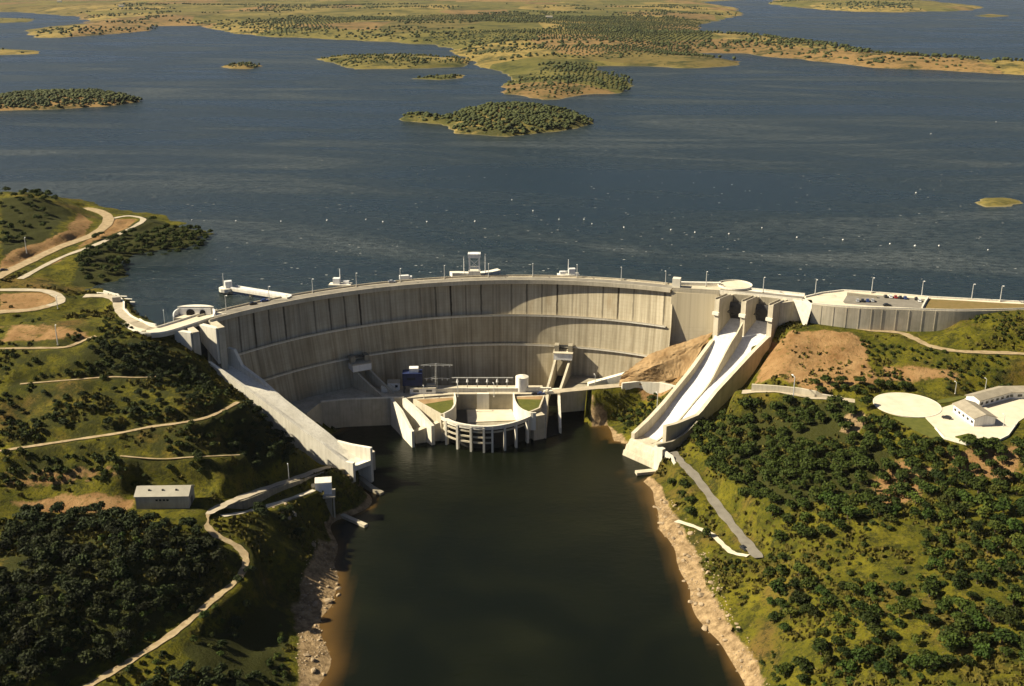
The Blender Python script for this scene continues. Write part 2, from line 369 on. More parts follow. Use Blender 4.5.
ctrl += [(-520,400,-25),(-620,600,0),(-620,760,14),(-640,900,12),(-520,700,8),(520,380,-25),(560,500,-20),(620,655,6),(620,600,0),(420,640,2.5),(420,662,3),(450,700,-8),(320,690,-8),(250,720,-14),
         (0,780,-60),(150,780,-25),(-100,800,-30),(0,1000,-60),(620,900,-30),(300,900,-40),(0,180,-102),(-250,200,-50),(250,200,-45),(-600,200,-30),(600,200,-30),(-300,1000,-12),(-640,1000,-8),(-260,780,-10),
         (0,690,-84),(-60,680,-84),(50,690,-78),(-110,645,-82),(-115,632,-84),(-128,622,-72),(-140,625,-60),(30,720,-60),(-160,660,-30),(-200,640,-6),(-250,640,1.5),(-320,640,4)]
for px_, py_ in ((214,372),(232,388),(250,404),(275,433),(300,452),(320,461),(346,470)):
    q_ = on_plane(px_, py_, (-186.0, 602.0), (-92.0, 556.0)); ctrl.append((q_[0] - 1.5, q_[1] - 3.5, q_[2] + 3.0))
P = np.array(ctrl)
def rbf_fit(P, c=12.0, smooth=1.5):
    d = np.sqrt(((P[:, None, :2] - P[None, :, :2]) ** 2).sum(-1) + c * c)
    n = len(P); A = np.zeros((n + 3, n + 3)); A[:n, :n] = -d + np.eye(n) * smooth
    A[:n, n] = 1; A[:n, n + 1:] = P[:, :2] / 300; A[n:, :n] = A[:n, n:].T
    w = np.linalg.solve(A, np.concatenate([P[:, 2], np.zeros(3)]))
    return w
W_ = rbf_fit(P)
X0, X1, Y0, Y1, STEP = -620.0, 620.0, 190.0, 1010.0, 2.5
nx, ny = int((X1 - X0) / STEP) + 1, int((Y1 - Y0) / STEP) + 1
gx, gy = np.meshgrid(np.linspace(X0, X1, nx), np.linspace(Y0, Y1, ny))
Q = np.stack([gx.ravel(), gy.ravel()], 1)
Z = np.zeros(len(Q))
for i in range(0, len(Q), 20000):
    q = Q[i:i + 20000]
    d = np.sqrt(((q[:, None] - P[None, :, :2]) ** 2).sum(-1) + 144.0)
    Z[i:i + 20000] = -d @ W_[:len(P)] + W_[len(P)] + q[:, 0] / 300 * W_[-2] + q[:, 1] / 300 * W_[-1]
def vnoise(Q, cell, seed):
    r = np.random.default_rng(seed); g = r.random((400, 400))
    u, v = Q[:, 0] / cell + 150, Q[:, 1] / cell + 50
    i, j = np.floor(u).astype(int), np.floor(v).astype(int); fu, fv = u - i, v - j
    fu, fv = fu * fu * (3 - 2 * fu), fv * fv * (3 - 2 * fv); i %= 398; j %= 398
    return (g[i, j] * (1 - fu) + g[i + 1, j] * fu) * (1 - fv) + (g[i, j + 1] * (1 - fu) + g[i + 1, j + 1] * fu) * fv - 0.5
damp = np.clip((Z - TAIL + 1.5) / 10, 0.12, 1)
Z += (vnoise(Q, 40, 1) * 3.0 + vnoise(Q, 17, 2) * 2.6 + vnoise(Q, 7, 3) * 1.5) * damp
Z0 = Z.copy()

def dist_poly(Q, line):
    """distance of every point to a polyline (x, y, z) and the height of the line at the nearest point"""
    best = np.full(len(Q), 1e9); zz = np.zeros(len(Q))
    for a, b in zip(line[:-1], line[1:]):
        ab = np.array(b[:2]) - np.array(a[:2]); l2 = (ab ** 2).sum() + 1e-9
        t = np.clip(((Q - np.array(a[:2])) @ ab) / l2, 0, 1)
        d = np.sqrt(((Q - (np.array(a[:2]) + t[:, None] * ab)) ** 2).sum(1))
        k = d < best; best[k] = d[k]; zz[k] = (a[2] + t * (b[2] - a[2]))[k]
    return best, zz
def in_poly(Q, poly):
    x, y = Q[:, 0], Q[:, 1]; c = np.zeros(len(Q), bool); n = len(poly)
    for i in range(n):
        x1, y1 = poly[i][:2]; x2, y2 = poly[(i + 1) % n][:2]
        k = (y1 > y) != (y2 > y)
        c ^= k & (x < (x2 - x1) * (y - y1) / ((y2 - y1) or 1e-9) + x1)
    return c
def smooth_line(pts, n=6):
    """Catmull-Rom through points"""
    p = [pts[0]] + list(pts) + [pts[-1]]; out = []
    for i in range(1, len(p) - 2):
        a, b_, c_, d_ = [np.array(q, float) for q in p[i - 1:i + 3]]
        for k in range(n):
            t = k / n
            out.append(tuple(0.5 * ((2 * b_) + (-a + c_) * t + (2 * a - 5 * b_ + 4 * c_ - d_) * t * t + (-a + 3 * b_ - 3 * c_ + d_) * t ** 3)))
    out.append(tuple(map(float, pts[-1]))); return out
def sm(t): t = np.clip(t, 0, 1); return t * t * (3 - 2 * t)
ROADMASK = np.zeros(len(Q))
def flatten_line(line, half, blend=7.0, dz=-0.25):
    global Z
    d, zl = dist_poly(Q, line); w = 1 - sm((d - half - 1.5) / blend)
    Z = Z * (1 - w) + (zl + dz) * w
    ROADMASK[:] = np.maximum(ROADMASK, (d < half + 2.0))
def flatten_poly(poly, z, blend=8.0, dz=-0.25):
    global Z
    d, _ = dist_poly(Q, [(*p[:2], 0) for p in list(poly) + [poly[0]]]); d[in_poly(Q, poly)] = 0
    w = 1 - sm((d - 1.5) / blend); Z = Z * (1 - w) + (z + dz) * w
    ROADMASK[:] = np.maximum(ROADMASK, d < 1.5)
def cut_poly(poly, z):
    """keep the ground below a structure; z is a number or a function of (x, y)"""
    k = in_poly(Q, poly)
    Z[k] = np.minimum(Z[k], z(Q[k]) if callable(z) else z)
    ROADMASK[k] = 1

# roads: (name, pixels with heights, half width, material, label bits)
ROADS = []
def road(name, pix, half, mat, n=6):
    ROADS.append((name, smooth_line([at(q[0], q[1], zr(q[2])) for q in pix], n), half, mat))
road('lakeside_road', [(-60,312,8),(0,276,8),(30,261,7.5),(60,247,7),(90,236,6.5),(105,226,6.2),(108,217,6),(98,211,6),(84,208,6)], 4.4, 'dirt')
road('lakeside_road', [(20,279,7.2),(60,258,6.6),(100,243,6.0),(135,226,5.2),(143,219,5.0),(128,216,5.2),(110,219,5.7)], 2.2, 'gravel')
road('access_road', [(-40,290,5),(0,290,5),(25,290,5),(45,291,5),(58,296,4.8),(60,302,4.8),(48,306,4.8)], 3.0, 'gravel')
road('access_road', [(48,306,4.8),(30,310,4.8),(0,312,5),(-40,316,5)], 3.5, 'dirt')
road('access_road', [(84,296,2.9),(105,296,2.9),(117,300,2.9),(120,309,2.9),(128,318,2.9),(140,325,2.9),(154,329,2.9)], 3.6, 'gravel')
road('access_road', [(-40,349,2),(0,348.5,2),(40,348,2),(66,347,2),(82,341,2.5),(96,336,3.5)], 1.5, 'dirt')
road('hill_track', [(20,384,-9),(70,380,-8.5),(110,377,-8.5),(140,377.5,-9.5),(172,375,-11.5)], 0.8, 'dirt')
road('terrace_track', [(-40,458,-25),(0,451,-24),(40,445,-22.8),(80,439,-22),(120,433,-21),(150,427,-20.5),(180,423,-20.3),(205,418,-20.5),(222,411,-21),(238,402,-21.5)], 1.3, 'dirt')
road('terrace_track', [(120,456,-27),(160,459,-28.5),(195,457,-29),(240,455,-33)], 0.6, 'dirt')
road('valley_road', [(348,466,-76),(325,468,-71),(300,477,-62),(270,487,-53),(240,498,-47),(222,506,-45),(206,514,-44.2)], 2.4, 'gravel')
road('valley_road', [(206,514,-44.2),(206,524,-46.5),(216,535,-49.5),(235,545,-53),(245,556,-56),(244,569,-58),(234,583,-59),(215,598,-59.5),(190,620,-60),(165,639,-60.5),(130,661,-61),(95,682,-61),(60,703,-61)], 1.7, 'dirt')
road('footpath', [(222,516,-47),(245,512,-52),(270,505,-57),(295,497,-62),(314,490,-66)], 1.4, 'paving')
road('riverbank_road', [(672,452,-74.5),(681,462,-75.5),(693,474,-75.2),(710,496,-74.6),(728,520,-73.5),(745,541,-71.5),(759,558,-70.2)], 2.8, 'asphalt')
road('riverbank_track', [(676,521,-84),(695,527,-81.5),(712,535,-79),(724,546,-76),(733,553,-73.5),(748,556,-71)], 1.6, 'paving')
road('hillside_road', [(1080,361,-11),(1024,354,-11),(985,352.5,-11),(955,351,-11.2),(930,346,-11.6),(915,339,-11.5),(900,333,-11.2),(870,330,-11),(850,327,-10.8)], 2.6, 'dirt')
road('service_road', [(742,392,-33),(775,391,-30),(812,397,-29.5),(840,399,-29),(872,404,-27.6)], 2.6, 'gravel')
road('foot_road', [(553,391.5,PLAT),(590,388,PLAT),(625,385,PLAT),(655,383,PLAT),(672,386,PLAT-1)], 3.2, 'gravel')
HELI = at(907, 405, -26.8); VPZ = -26.8
VPAV = [at(*q, VPZ)[:2] for q in [(925,417),(938,409),(957,403),(975,393),(1024,391),(1090,391),(1090,418),(1030,414),(1018,422),(1008,436),(994,443),(966,444),(944,438),(935,428)]]
RWALL = [at(*q, 3) for q in [(812,304),(830,306),(851,307.5),(872,308.5),(891,309),(923,310),(955,310.8),(985,310.5),(1030,309.5),(1100,309)]]
RUP = [at(*q, 3) for q in [(805,297.5),(822,293.5),(843,291),(868,292.5),(900,295),(928,297.5),(975,300),(1023,302.5),(1100,304.5)]]
HOUSE = at(166, 503, -42)

for nm, line, half, mt in ROADS: flatten_line(line, half, 6.0)
flatten_poly([(HELI[0] + 21 * math.cos(a), HELI[1] + 21 * math.sin(a)) for a in np.linspace(0, 6.28, 24)], HELI[2])
flatten_poly(VPAV, VPZ)
LAWN = [at(*q, VPZ)[:2] for q in [(893,417),(925,418),(935,428),(941,437),(930,438),(905,425)]]
flatten_poly(LAWN, VPZ, 5.0)
flatten_poly([at(*q, VPZ)[:2] for q in [(938,400),(960,396),(972,396),(950,402),(935,404)]], VPZ, 5.0)
flatten_poly([(HOUSE[0] - 16, HOUSE[1] - 12), (HOUSE[0] + 16, HOUSE[1] - 12), (HOUSE[0] + 16, HOUSE[1] + 12), (HOUSE[0] - 16, HOUSE[1] + 12)], -42)
cut_poly([p[:2] for p in RWALL] + [p[:2] for p in RUP[::-1]], 0.0)
flatten_line(smooth_line([(q[0] - 0.5, q[1] - 4.5, z) for q, z in zip([at(*q, 3) for q in [(815,304),(830,306),(851,307.5),(872,308.5),(891,309),(923,310),(945,310.5),(962,310.8)]], (-9.5,-9.8,-10.5,-11,-11.3,-11,-9.5,-3))], 4), 4.0, 6.0, 0.0)

# ---- plan of the big structures (needed by the ground as well)
RL, RR = [(132.6, 668.0), (74.5, 611.0)], [(164.1, 654.8), (91.0, 592.0)]      # right chute: plan lines of its two side walls
LL, LR = [(-184.0, 605.0), (-90.0, 559.0)], [(-172.0, 618.0), (-81.0, 568.0)]  # left chute
def profile(pix, line): return [on_plane(px, py, *line) for px, py in pix]
RL_top = profile([(712,340),(700,356),(690,370),(676,387),(662,404),(648,419),(633,433)], RL)
RR_top = profile([(769,336),(764,340),(752,352),(740,365),(728,378),(715,392),(698,414),(676,423),(656,428)], RR)
LR_top = profile([(222,346),(242,365),(262,380),(290,405),(324,437),(350,444),(373,448)], LR)
LL_top = profile([(210,362),(220,369),(256,394),(280,412),(300,427),(325,444),(346,461)], LL)
def station(top, line, s):
    """height of a wall top at fraction s of its plan line"""
    L_ = math.hypot(line[1][0] - line[0][0], line[1][1] - line[0][1])
    ss = [math.hypot(p[0] - line[0][0], p[1] - line[0][1]) / L_ for p in top]
    o = np.argsort(ss); return float(np.interp(s, np.array(ss)[o], np.array([p[2] for p in top])[o]))
def lerp2(line, s): return (line[0][0] + (line[1][0] - line[0][0]) * s, line[0][1] + (line[1][1] - line[0][1]) * s)
def chute_floor_z(s): return float(np.interp(s, [-0.45, -0.18, 0.0, 0.06, 0.2, 0.32, 0.5, 0.65, 0.8, 0.92, 1.0], [-10, -13, -21, -27, -37, -44.5, -53, -61, -67.5, -70.5, -70]))
def left_floor_z(s): return float(np.interp(s, [-0.2, 0.0, 0.1, 0.3, 0.5, 0.7, 0.88, 0.95, 1.0], [-21, -23, -26, -33, -43, -53, -63, -65, -64]))
def frac(Qk, A, B):
    d = np.array(B) - np.array(A); return ((Qk - np.array(A)) @ d) / (d @ d)
mr0, mr1 = [(RL[0][i] + RR[0][i]) / 2 for i in (0, 1)], [(RL[1][i] + RR[1][i]) / 2 for i in (0, 1)]
ml0, ml1 = [(LL[0][i] + LR[0][i]) / 2 for i in (0, 1)], [(LL[1][i] + LR[1][i]) / 2 for i in (0, 1)]
def widen(Lw, Rw, e0, e1, w):
    out = []
    for ln, o in ((Lw, -w), (Rw, w)):
        d = np.array(ln[1]) - np.array(ln[0]); l = np.linalg.norm(d); d = d / l
        out.append((np.array(ln[0]) - d * e0, np.array(ln[1]) + d * e1))
    a, b_ = out; m_ = (b_[0] - a[0]); m_ = m_ / np.linalg.norm(m_)
    return [tuple(a[0] - m_ * w), tuple(a[1] - m_ * w), tuple(b_[1] + m_ * w), tuple(b_[0] + m_ * w)]
cut_poly(widen(RL, RR, 30, 12, 1), lambda q: np.array([chute_floor_z(s) - 4 for s in frac(q, mr0, mr1)]))
cut_poly(widen(LL, LR, 25, 8, 0.5), lambda q: np.array([left_floor_z(s) - 4 for s in frac(q, ml0, ml1)]))
flatten_line([(RR[0][0] + (RR[1][0] - RR[0][0]) * s_ + 4.2, RR[0][1] + (RR[1][1] - RR[0][1]) * s_ - 4.8, station(RR_top, RR, s_) - d_) for s_, d_ in ((0.03, 9), (0.12, 15), (0.25, 17), (0.4, 15), (0.55, 12.5), (0.7, 10))], 2.5, 6.0, 0.0)
cut_poly([(-170, 634), (-128, 612), (-100, 602), (-98, 652), (-130, 666), (-168, 652)], -70)
cut_poly([at(*q, TAIL)[:2] for q in [(604,440),(608,464),(640,482),(658,476),(662,462),(640,446)]], TAIL - 3)
# ground stays below the platforms at the dam's foot, and below the river in front of them
cut_poly([(-135,640),(-112,650),(-72,652),(-60,625),(-20,605),(28,620),(36,645),(46,690),(44,720),(-60,720),(-160,690)], TAIL - 4)
cut_poly([at(*q, -90)[:2] for q in [(322,426),(390,424),(415,449),(442,452),(500,456),(545,446),(556,418),(578,417),(592,446),(596,470),(500,520),(400,480),(390,455),(340,430)]], TAIL - 4)

def height(x, y):
    i, j = (x - X0) / STEP, (y - Y0) / STEP
    i, j = min(max(i, 0), nx - 1.001), min(max(j, 0), ny - 1.001)
    a, c_ = int(i), int(j); fu, fv = i - a, j - c_
    z = Z.reshape(ny, nx)
    return float((z[c_, a] * (1 - fu) + z[c_, a + 1] * fu) * (1 - fv) + (z[c_ + 1, a] * (1 - fu) + z[c_ + 1, a + 1] * fu) * fv)
def ground(px, py):
    """where the line of sight through a pixel of the photograph meets the ground"""
    u, v = (px - 512) / F, (343 - py) / F
    d = np.array((u, math.cos(PITCH) + v * math.sin(PITCH), -math.sin(PITCH) + v * math.cos(PITCH)))
    t = 180.0
    while t < 1400:
        p = d * t
        if p[1] > Y0 and p[2] + CAMH < height(p[0], p[1]): break
        t += 1.5
    p = d * t
    return (p[0], p[1], height(p[0], p[1]))
def gpoly(pix): return [ground(*q)[:2] for q in pix]

# ground cover masks: R bare earth, G rock and shingle, B dense dark scrub and generally darker ground
mask = np.zeros((len(Q), 3))
def cover(ch, pix, soft_=6.0, val=1.0):
    poly = gpoly(pix); d, _ = dist_poly(Q, [(*p, 0) for p in poly + [poly[0]]]); k = in_poly(Q, poly)
    v = np.where(k, 0.5 + 0.5 * np.clip(d / soft_, 0, 1), 0.5 - 0.5 * np.clip(d / soft_, 0, 1)) * val
    mask[:, ch] = np.maximum(mask[:, ch], v)
cover(0, [(772,345),(800,332),(850,333),(868,345),(866,365),(880,385),(820,395),(755,385)])
cover(0, [(630,385),(640,372),(668,352),(700,338),(712,345),(668,392),(640,400)])
cover(0, [(64,232),(80,213),(92,222),(85,235),(30,262),(0,272),(0,262),(30,245)], 5)
cover(0, [(110,219),(138,219),(128,228),(100,240),(50,262),(20,278),(5,284),(60,262)], 4, 0.8)
cover(0, [(5,500),(60,495),(135,500),(135,512),(100,515),(30,515)], 4, 0.75)
cover(0, [(0,294),(45,293),(58,300),(40,308),(0,311)], 3)
cover(0, [(865,480),(900,455),(935,470),(920,500),(880,510)], 8, 0.75)
cover(0, [(940,455),(1000,448),(1024,440),(1024,480),(960,480)], 8, 0.8)
cover(0, [(880,365),(960,372),(960,382),(880,385)], 4, 0.7)
cover(1, [(650,495),(664,497),(680,524),(700,560),(708,590),(730,628),(758,664),(770,700),(745,700),(700,640),(680,590),(655,525),(640,500)], 5)
cover(1, [(594,408),(606,410),(618,432),(608,446),(588,425)], 3)
cover(1, [(318,540),(340,545),(345,600),(340,690),(300,690),(298,650),(300,590),(312,560)], 4)
cover(1, [(840,432),(845,415),(862,412),(868,420),(858,435)], 3)
cover(1, [(260,560),(275,560),(262,620),(250,640)], 3, 0.5)
cover(2, [(0,520),(80,510),(160,525),(210,545),(232,565),(205,600),(130,650),(60,690),(0,690)], 10, 0.9)
cover(2, [(80,350),(140,340),(185,350),(215,380),(150,388),(90,378)], 6, 0.9)
cover(2, [(230,410),(262,405),(300,460),(260,475),(225,470)], 6, 0.9)
cover(2, [(90,240),(150,218),(222,238),(180,262),(110,288),(70,285)], 6, 0.9)
cover(2, [(0,198),(60,205),(75,215),(50,240),(0,262)], 6, 0.8)
cover(2, [(700,425),(740,405),(870,400),(850,425),(900,455),(870,500),(780,520),(730,480)], 10, 0.75)
cover(2, [(250,600),(290,600),(290,690),(200,690),(180,650)], 8, 0.9)
cover(2, [(0,318),(60,322),(120,326),(205,388),(240,402),(300,470),(235,500),(120,492),(0,492)], 8, 0.50)  # darker ground tone spread over the left terraces
cover(2, [(210,520),(250,512),(330,512),(300,600),(290,690),(120,700),(200,640),(245,580)], 6, 0.50)  # darker ground tone down to the left river edge
cover(0, [(0,470),(110,462),(125,484),(60,492),(0,494)], 6, 0.62)
cover(0, [(0,322),(70,326),(110,336),(60,344),(0,344)], 6, 0.6)
mask[:, 1] = np.maximum(mask[:, 1], 0.95 * (1 - np.clip((Z - (TAIL + 0.5)) / 3.5, 0, 1)) * (Q[:, 1] < 640))

def grid_mesh(name, gx, gy, Zg, mat, keep=None):
    ny_, nx_ = gx.shape; me = bpy.data.meshes.new(name)
    idx = np.arange(nx_ * ny_).reshape(ny_, nx_)
    f = np.stack([idx[:-1, :-1], idx[:-1, 1:], idx[1:, 1:], idx[1:, :-1]], -1).reshape(-1, 4)
    if keep is not None: f = f[keep.reshape(-1)[f].any(1)]
    co = np.stack([gx.ravel(), gy.ravel(), Zg.ravel()], 1)
    used = np.unique(f); rem = np.zeros(nx_ * ny_, int); rem[used] = np.arange(len(used)); f = rem[f]; co = co[used]
    me.vertices.add(len(co)); me.vertices.foreach_set('co', co.ravel())
    me.loops.add(f.size); me.loops.foreach_set('vertex_index', f.ravel().astype(np.int32))
    me.polygons.add(len(f)); me.polygons.foreach_set('loop_start', np.arange(0, f.size, 4).astype(np.int32))
    me.polygons.foreach_set('loop_total', np.full(len(f), 4, np.int32)); me.polygons.foreach_set('use_smooth', np.ones(len(f), bool))
    me.update(calc_edges=True); me.materials.append(mat)
    o = bpy.data.objects.new(name, me); COL.objects.link(o)
    return o, used
ter, used = grid_mesh('terrain', gx, gy, Z.reshape(ny, nx), M['ground'])
ca = ter.data.color_attributes.new('cover', 'FLOAT_COLOR', 'POINT')
ca.data.foreach_set('color', np.concatenate([mask, np.ones((len(mask), 1))], 1)[used].ravel())
structure(ter)

# steep ochre cut between the dam face and the right chute
bt_, bm_, bb_ = [[at(*q) for q in l] for l in ([(622,374,-49.5),(636,364,-42.5),(650,354,-36),(668,347,-31.5),(690,340,-27),(713,332,-21)], [(620,380,-54),(638,374,-48),(652,367,-42),(668,361,-38.5),(684,355,-35),(702,347,-30)], [(619,386,-56.5),(640,385,-55.5),(657,382,-52.5),(670,380,-50),(680,377,-47.5),(690,371,-43)])]
r_ = np.random.default_rng(3); mb = MB(); vs = []; NU, NV = 40, 16
for j in range(NV + 1):
    for i in range(NU + 1):
        t = i / NU * 5; k = min(int(t), 4); f_ = t - k
        T, Mi, B = [np.array(l[k]) * (1 - f_) + np.array(l[k + 1]) * f_ for l in (bt_, bm_, bb_)]
        v = j / NV; p_ = T * (1 - 2 * v) + Mi * 2 * v if v < 0.5 else Mi * (2 - 2 * v) + B * (2 * v - 1)
        vs.append(tuple(p_ + r_.normal(size=3) * 0.13 + np.array([0, -1.6 * math.sin(math.pi * min(1, v * 2.2)) ** 2 * 0.5, 0])))
mb.add(vs, [(j * (NU + 1) + i, j * (NU + 1) + i + 1, (j + 1) * (NU + 1) + i + 1, (j + 1) * (NU + 1) + i) for j in range(NV) for i in range(NU)])
structure(mb.build('earth_bank', M['ochre'], recalc=False))
# roads as sheets on the flattened ground
def ribbon(name, line, half, mat, lift=0.15):
    d_ = MB(); L_, R2 = [], []
    for i, p in enumerate(line):
        a, b_ = line[max(i - 1, 0)], line[min(i + 1, len(line) - 1)]
        dx, dy = b_[0] - a[0], b_[1] - a[1]; l = math.hypot(dx, dy) or 1; n_ = (-dy / l * half, dx / l * half)
        w = 1 + (0.14 * math.sin(i * 1.7) + 0.12 * math.sin(i * 0.61 + 1)) * (1 if half < 3 else 0.4)
        z = p[2] + lift
        L_.append((p[0] + n_[0] * w, p[1] + n_[1] * w, z)); R2.append((p[0] - n_[0] * w, p[1] - n_[1] * w, z))
    n = len(line); d_.add(L_ + R2, [(i, n + i, n + i + 1, i + 1) for i in range(n - 1)])
    o = structure(d_.build(name, mat)); return o
for k, (nm, line, half, mt) in enumerate(ROADS): ribbon(nm, line, half, M[mt], 0.12 + 0.02 * (k % 5))

# outer land left and right, so that the ground runs on beyond the frame
# ------------------------------------------------------------------ waters
me = MB()
ARC = [(-49.5, 23.9)]
ARCH_LEVELS = [(3, 5.7, 466.0, 245.5, 1.0), (-20.5, 0.3, 489.1, 217.6, 0.99), (-41.5, -4.7, 505.0, 201.4, 0.975), (-62, -4.7, 503.0, 201.4, 0.96), (-110, -4.7, 498.0, 201.4, 0.95)]
def arch(th, z, dr=0.0):
    """point of the arch's downstream face: th in degrees along the crest, z height; every level is its own circle"""
    xc = 5.7 + 245.5 * math.sin(R_(th)); pts = []
    for zl_, cx_, cy_, r_, k_ in ARCH_LEVELS:
        sn = max(-0.985, min(0.985, (xc * k_ - cx_) / r_)); cs = math.sqrt(1 - sn * sn)
        pts.append((zl_, cx_ + (r_ + dr) * sn, cy_ + (r_ + dr) * cs))
    zs = [p[0] for p in pts][::-1]
    return (float(np.interp(z, zs, [p[1] for p in pts][::-1])), float(np.interp(z, zs, [p[2] for p in pts][::-1])), z)
front = [(-9000, 640), (-640, 640), (-235, 640), (-205, 612), (-186, 622)] + [arch(t, 0, 5)[:2] for t in np.linspace(-49, 23.5, 40)] + [(140, 694), (165, 684), (185, 672)]
front += [((a[0] + b_[0]) / 2, (a[1] + b_[1]) / 2) for a, b_ in zip(RWALL[1:], RUP[1:])] + [(640, 655), (9000, 655)]
n = len(front)
back = [(p[0] if abs(p[0]) < 8000 else p[0] * 2, 22000.0) for p in front]
me.add([(x, y, 0.0) for x, y in front] + [(x, y, 0.0) for x, y in back], [(i, i + 1, n + i + 1, n + i) for i in range(n - 1)])
res = structure(me.build('reservoir_water', M['reservoir'], recalc=False))

# river with brown shallows over its shelving banks
wx, wy = np.meshgrid(np.arange(-200, 260, 5.0), np.arange(150, 720, 5.0))
rv, used = grid_mesh('river_water', wx, wy, np.full(wx.shape, TAIL), M['river'])
dep = np.array([TAIL - height(x, y) for x, y in zip(wx.ravel(), wy.ravel())])
sh = np.clip(1 - (dep - 0.3) / 2.6, 0, 1) ** 1.5
ca = rv.data.color_attributes.new('shallow', 'FLOAT_COLOR', 'POINT')
ca.data.foreach_set('color', np.stack([sh, sh, sh, np.ones_like(sh)], 1)[used].ravel())
structure(rv)

# ------------------------------------------------------------------ islands and the far shore
ISL = []
def island(name, pix, hgt, ramp_m, res_=8.0, poly=None, wob=None):
    poly = poly or [at(*q, 0)[:2] for q in pix]
    xs, ys = [p[0] for p in poly], [p[1] for p in poly]
    ex = ramp_m * 0.5 + 20
    gx_, gy_ = np.meshgrid(np.arange(min(xs) - ex, max(xs) + ex, res_), np.arange(min(ys) - ex, max(ys) + ex, res_ * 1.3))
    q = np.stack([gx_.ravel(), gy_.ravel()], 1); wob = wob or ramp_m * 0.35
    qq = q + np.stack([vnoise(q, wob * 2.2, 11), vnoise(q, wob * 2.2, 12)], 1) * wob * 1.4 + np.stack([vnoise(q, wob * 0.7, 13), vnoise(q, wob * 0.7, 14)], 1) * wob * 0.5
    d, _ = dist_poly(qq, [(*p, 0) for p in poly + [poly[0]]]); ins = in_poly(qq, poly); sd = np.where(ins, d, -d)
    z = np.where(sd > 0, hgt * (1 - np.exp(-sd / ramp_m)) * (1 + 0.5 * vnoise(q, ramp_m * 3, 15) + 0.25 * vnoise(q, ramp_m, 16)) + np.minimum(sd * 0.06, 0.6), np.maximum(sd * 0.25, -6))
    o, used = grid_mesh(name, gx_, gy_, z.reshape(gx_.shape), M['far'], keep=(z > -5.5))
    ISL.append((poly, gx_, gy_, z.reshape(gx_.shape)))
    return structure(o)
def isl_height(k, x, y):
    _, gx_, gy_, z = ISL[k]
    i = np.clip(((x - gx_[0, 0]) / (gx_[0, 1] - gx_[0, 0])).astype(int), 0, gx_.shape[1] - 1)
    j = np.clip(((y - gy_[0, 0]) / (gy_[1, 0] - gy_[0, 0])).astype(int), 0, gx_.shape[0] - 1)
    return z[j, i]
island('island', [(-30,101),(2,97),(40,93),(100,93),(130,98),(140,102),(110,106),(60,109),(2,111),(-30,111)], 9, 30)
island('island', [(394,119),(415,116),(444,119),(460,110),(510,106),(545,108),(578,116),(594,124),(560,131),(505,137),(455,133),(440,124),(415,122)], 10, 28, 6)
island('island', [(222,67),(235,64),(262,66),(250,69),(232,69)], 6, 18)
island('island', [(318,59),(340,57),(400,55),(470,60),(468,67),(400,69),(352,69),(335,64)], 9, 35)
island('island', [(412,79),(440,75),(466,75),(462,78),(440,80)], 3, 20)
island('island', [(974,203),(985,198),(1012,198),(1023,203),(1005,207),(985,207)], 1.6, 8, 3.0)
island('peninsula', [(468,62),(455,52),(440,45),(350,40),(270,37),(230,33),(200,26),(150,26),(148,31),(110,34),(60,38),(30,38),(28,30),(90,24),(80,17),(20,12),(-60,12),(-200,10),(-300,-8),(900,-8),(780,-2),(700,2),(735,8),(742,14),(720,20),(700,26),
       (690,34),(760,36),(812,42),(890,57),(1024,64),(1100,70),(1100,82),(1024,75),(952,71),(870,67),(807,60),(740,54),(702,53),(690,57),(735,61),(733,66),(690,68),(640,66),(590,66),(600,72),(627,86),(630,93),(590,95),(545,100),(515,97),(500,88),(520,80),(505,74)], 24, 170, 22.0, wob=34)
island('spit', [(-60,51),(0,49),(40,51),(38,54),(0,55),(-60,56)], 3, 25)
island('spit', [(-60,21),(0,18),(35,19),(30,22),(0,23),(-60,24)], 4, 40, 14.0)
island('far_shore', [(770,4),(800,8),(850,11.5),(900,12.5),(975,10.5),(980,7),(940,3),(900,0),(860,-3),(780,-1)], 30, 160, 25.0)
island('far_shore', None, 50, 500, 220.0, poly=[(-16000, 9500), (-3000, 9200), (3500, 9600), (7000, 9000), (16000, 9500), (20000, 30000), (-20000, 30000)])
island('islet', [(975,16),(990,14),(1010,16),(990,17.5)], 4, 40, 14.0)

# ------------------------------------------------------------------ the arch dam
dam = thing('arch_dam', 'great curved concrete arch dam with two walkway ledges across its face', 'dam', (0, 690, -95))
TH = np.linspace(-50.5, 24.2, 110)
LV = [(1.2, 2.2), (-4, 1.8), (-12, 1.0), (-20.4, 0.2), (-20.6, 0.2), (-30, 0), (-36, 0), (-41.4, 0), (-41.6, 0), (-52, 0), (-60, 0), (-68, 0), (-76, 0), (-100, 0)]
vs, fs, uvs = [], [], []
for z, dr in LV:
    for t in TH:
        vs.append(arch(t, z, dr)); uvs.append((R_(t) * 245 + 500, (CREST - z) / 100))
nt = len(TH)
for j in range(len(LV) - 1):
    for i in range(nt - 1): fs.append((j * nt + i, j * nt + i + 1, (j + 1) * nt + i + 1, (j + 1) * nt + i))
off = len(vs)                                     # back of the wall
for z, dr in ((1.2, 9.5), (-100, 60)):
    for t in TH: vs.append((*arch(t, min(z, 3), dr)[:2], z)); uvs.append((R_(t) * 245, 0.5))
for i in range(nt - 1): fs.append((off + i, off + nt + i, off + nt + i + 1, off + i + 1)); fs.append((i, off + i, off + i + 1, i + 1))
w = MB(); w.v, w.f = vs, fs
wall_o = w.build('arch_wall', M['dam'], dam, recalc=False)
lay = wall_o.data.uv_layers.new(name='UVMap')
li = np.zeros(len(wall_o.data.loops), np.int32); wall_o.data.loops.foreach_get('vertex_index', li)
lay.data.foreach_set('uv', np.array(uvs)[li].ravel()); wall_o.data.update()

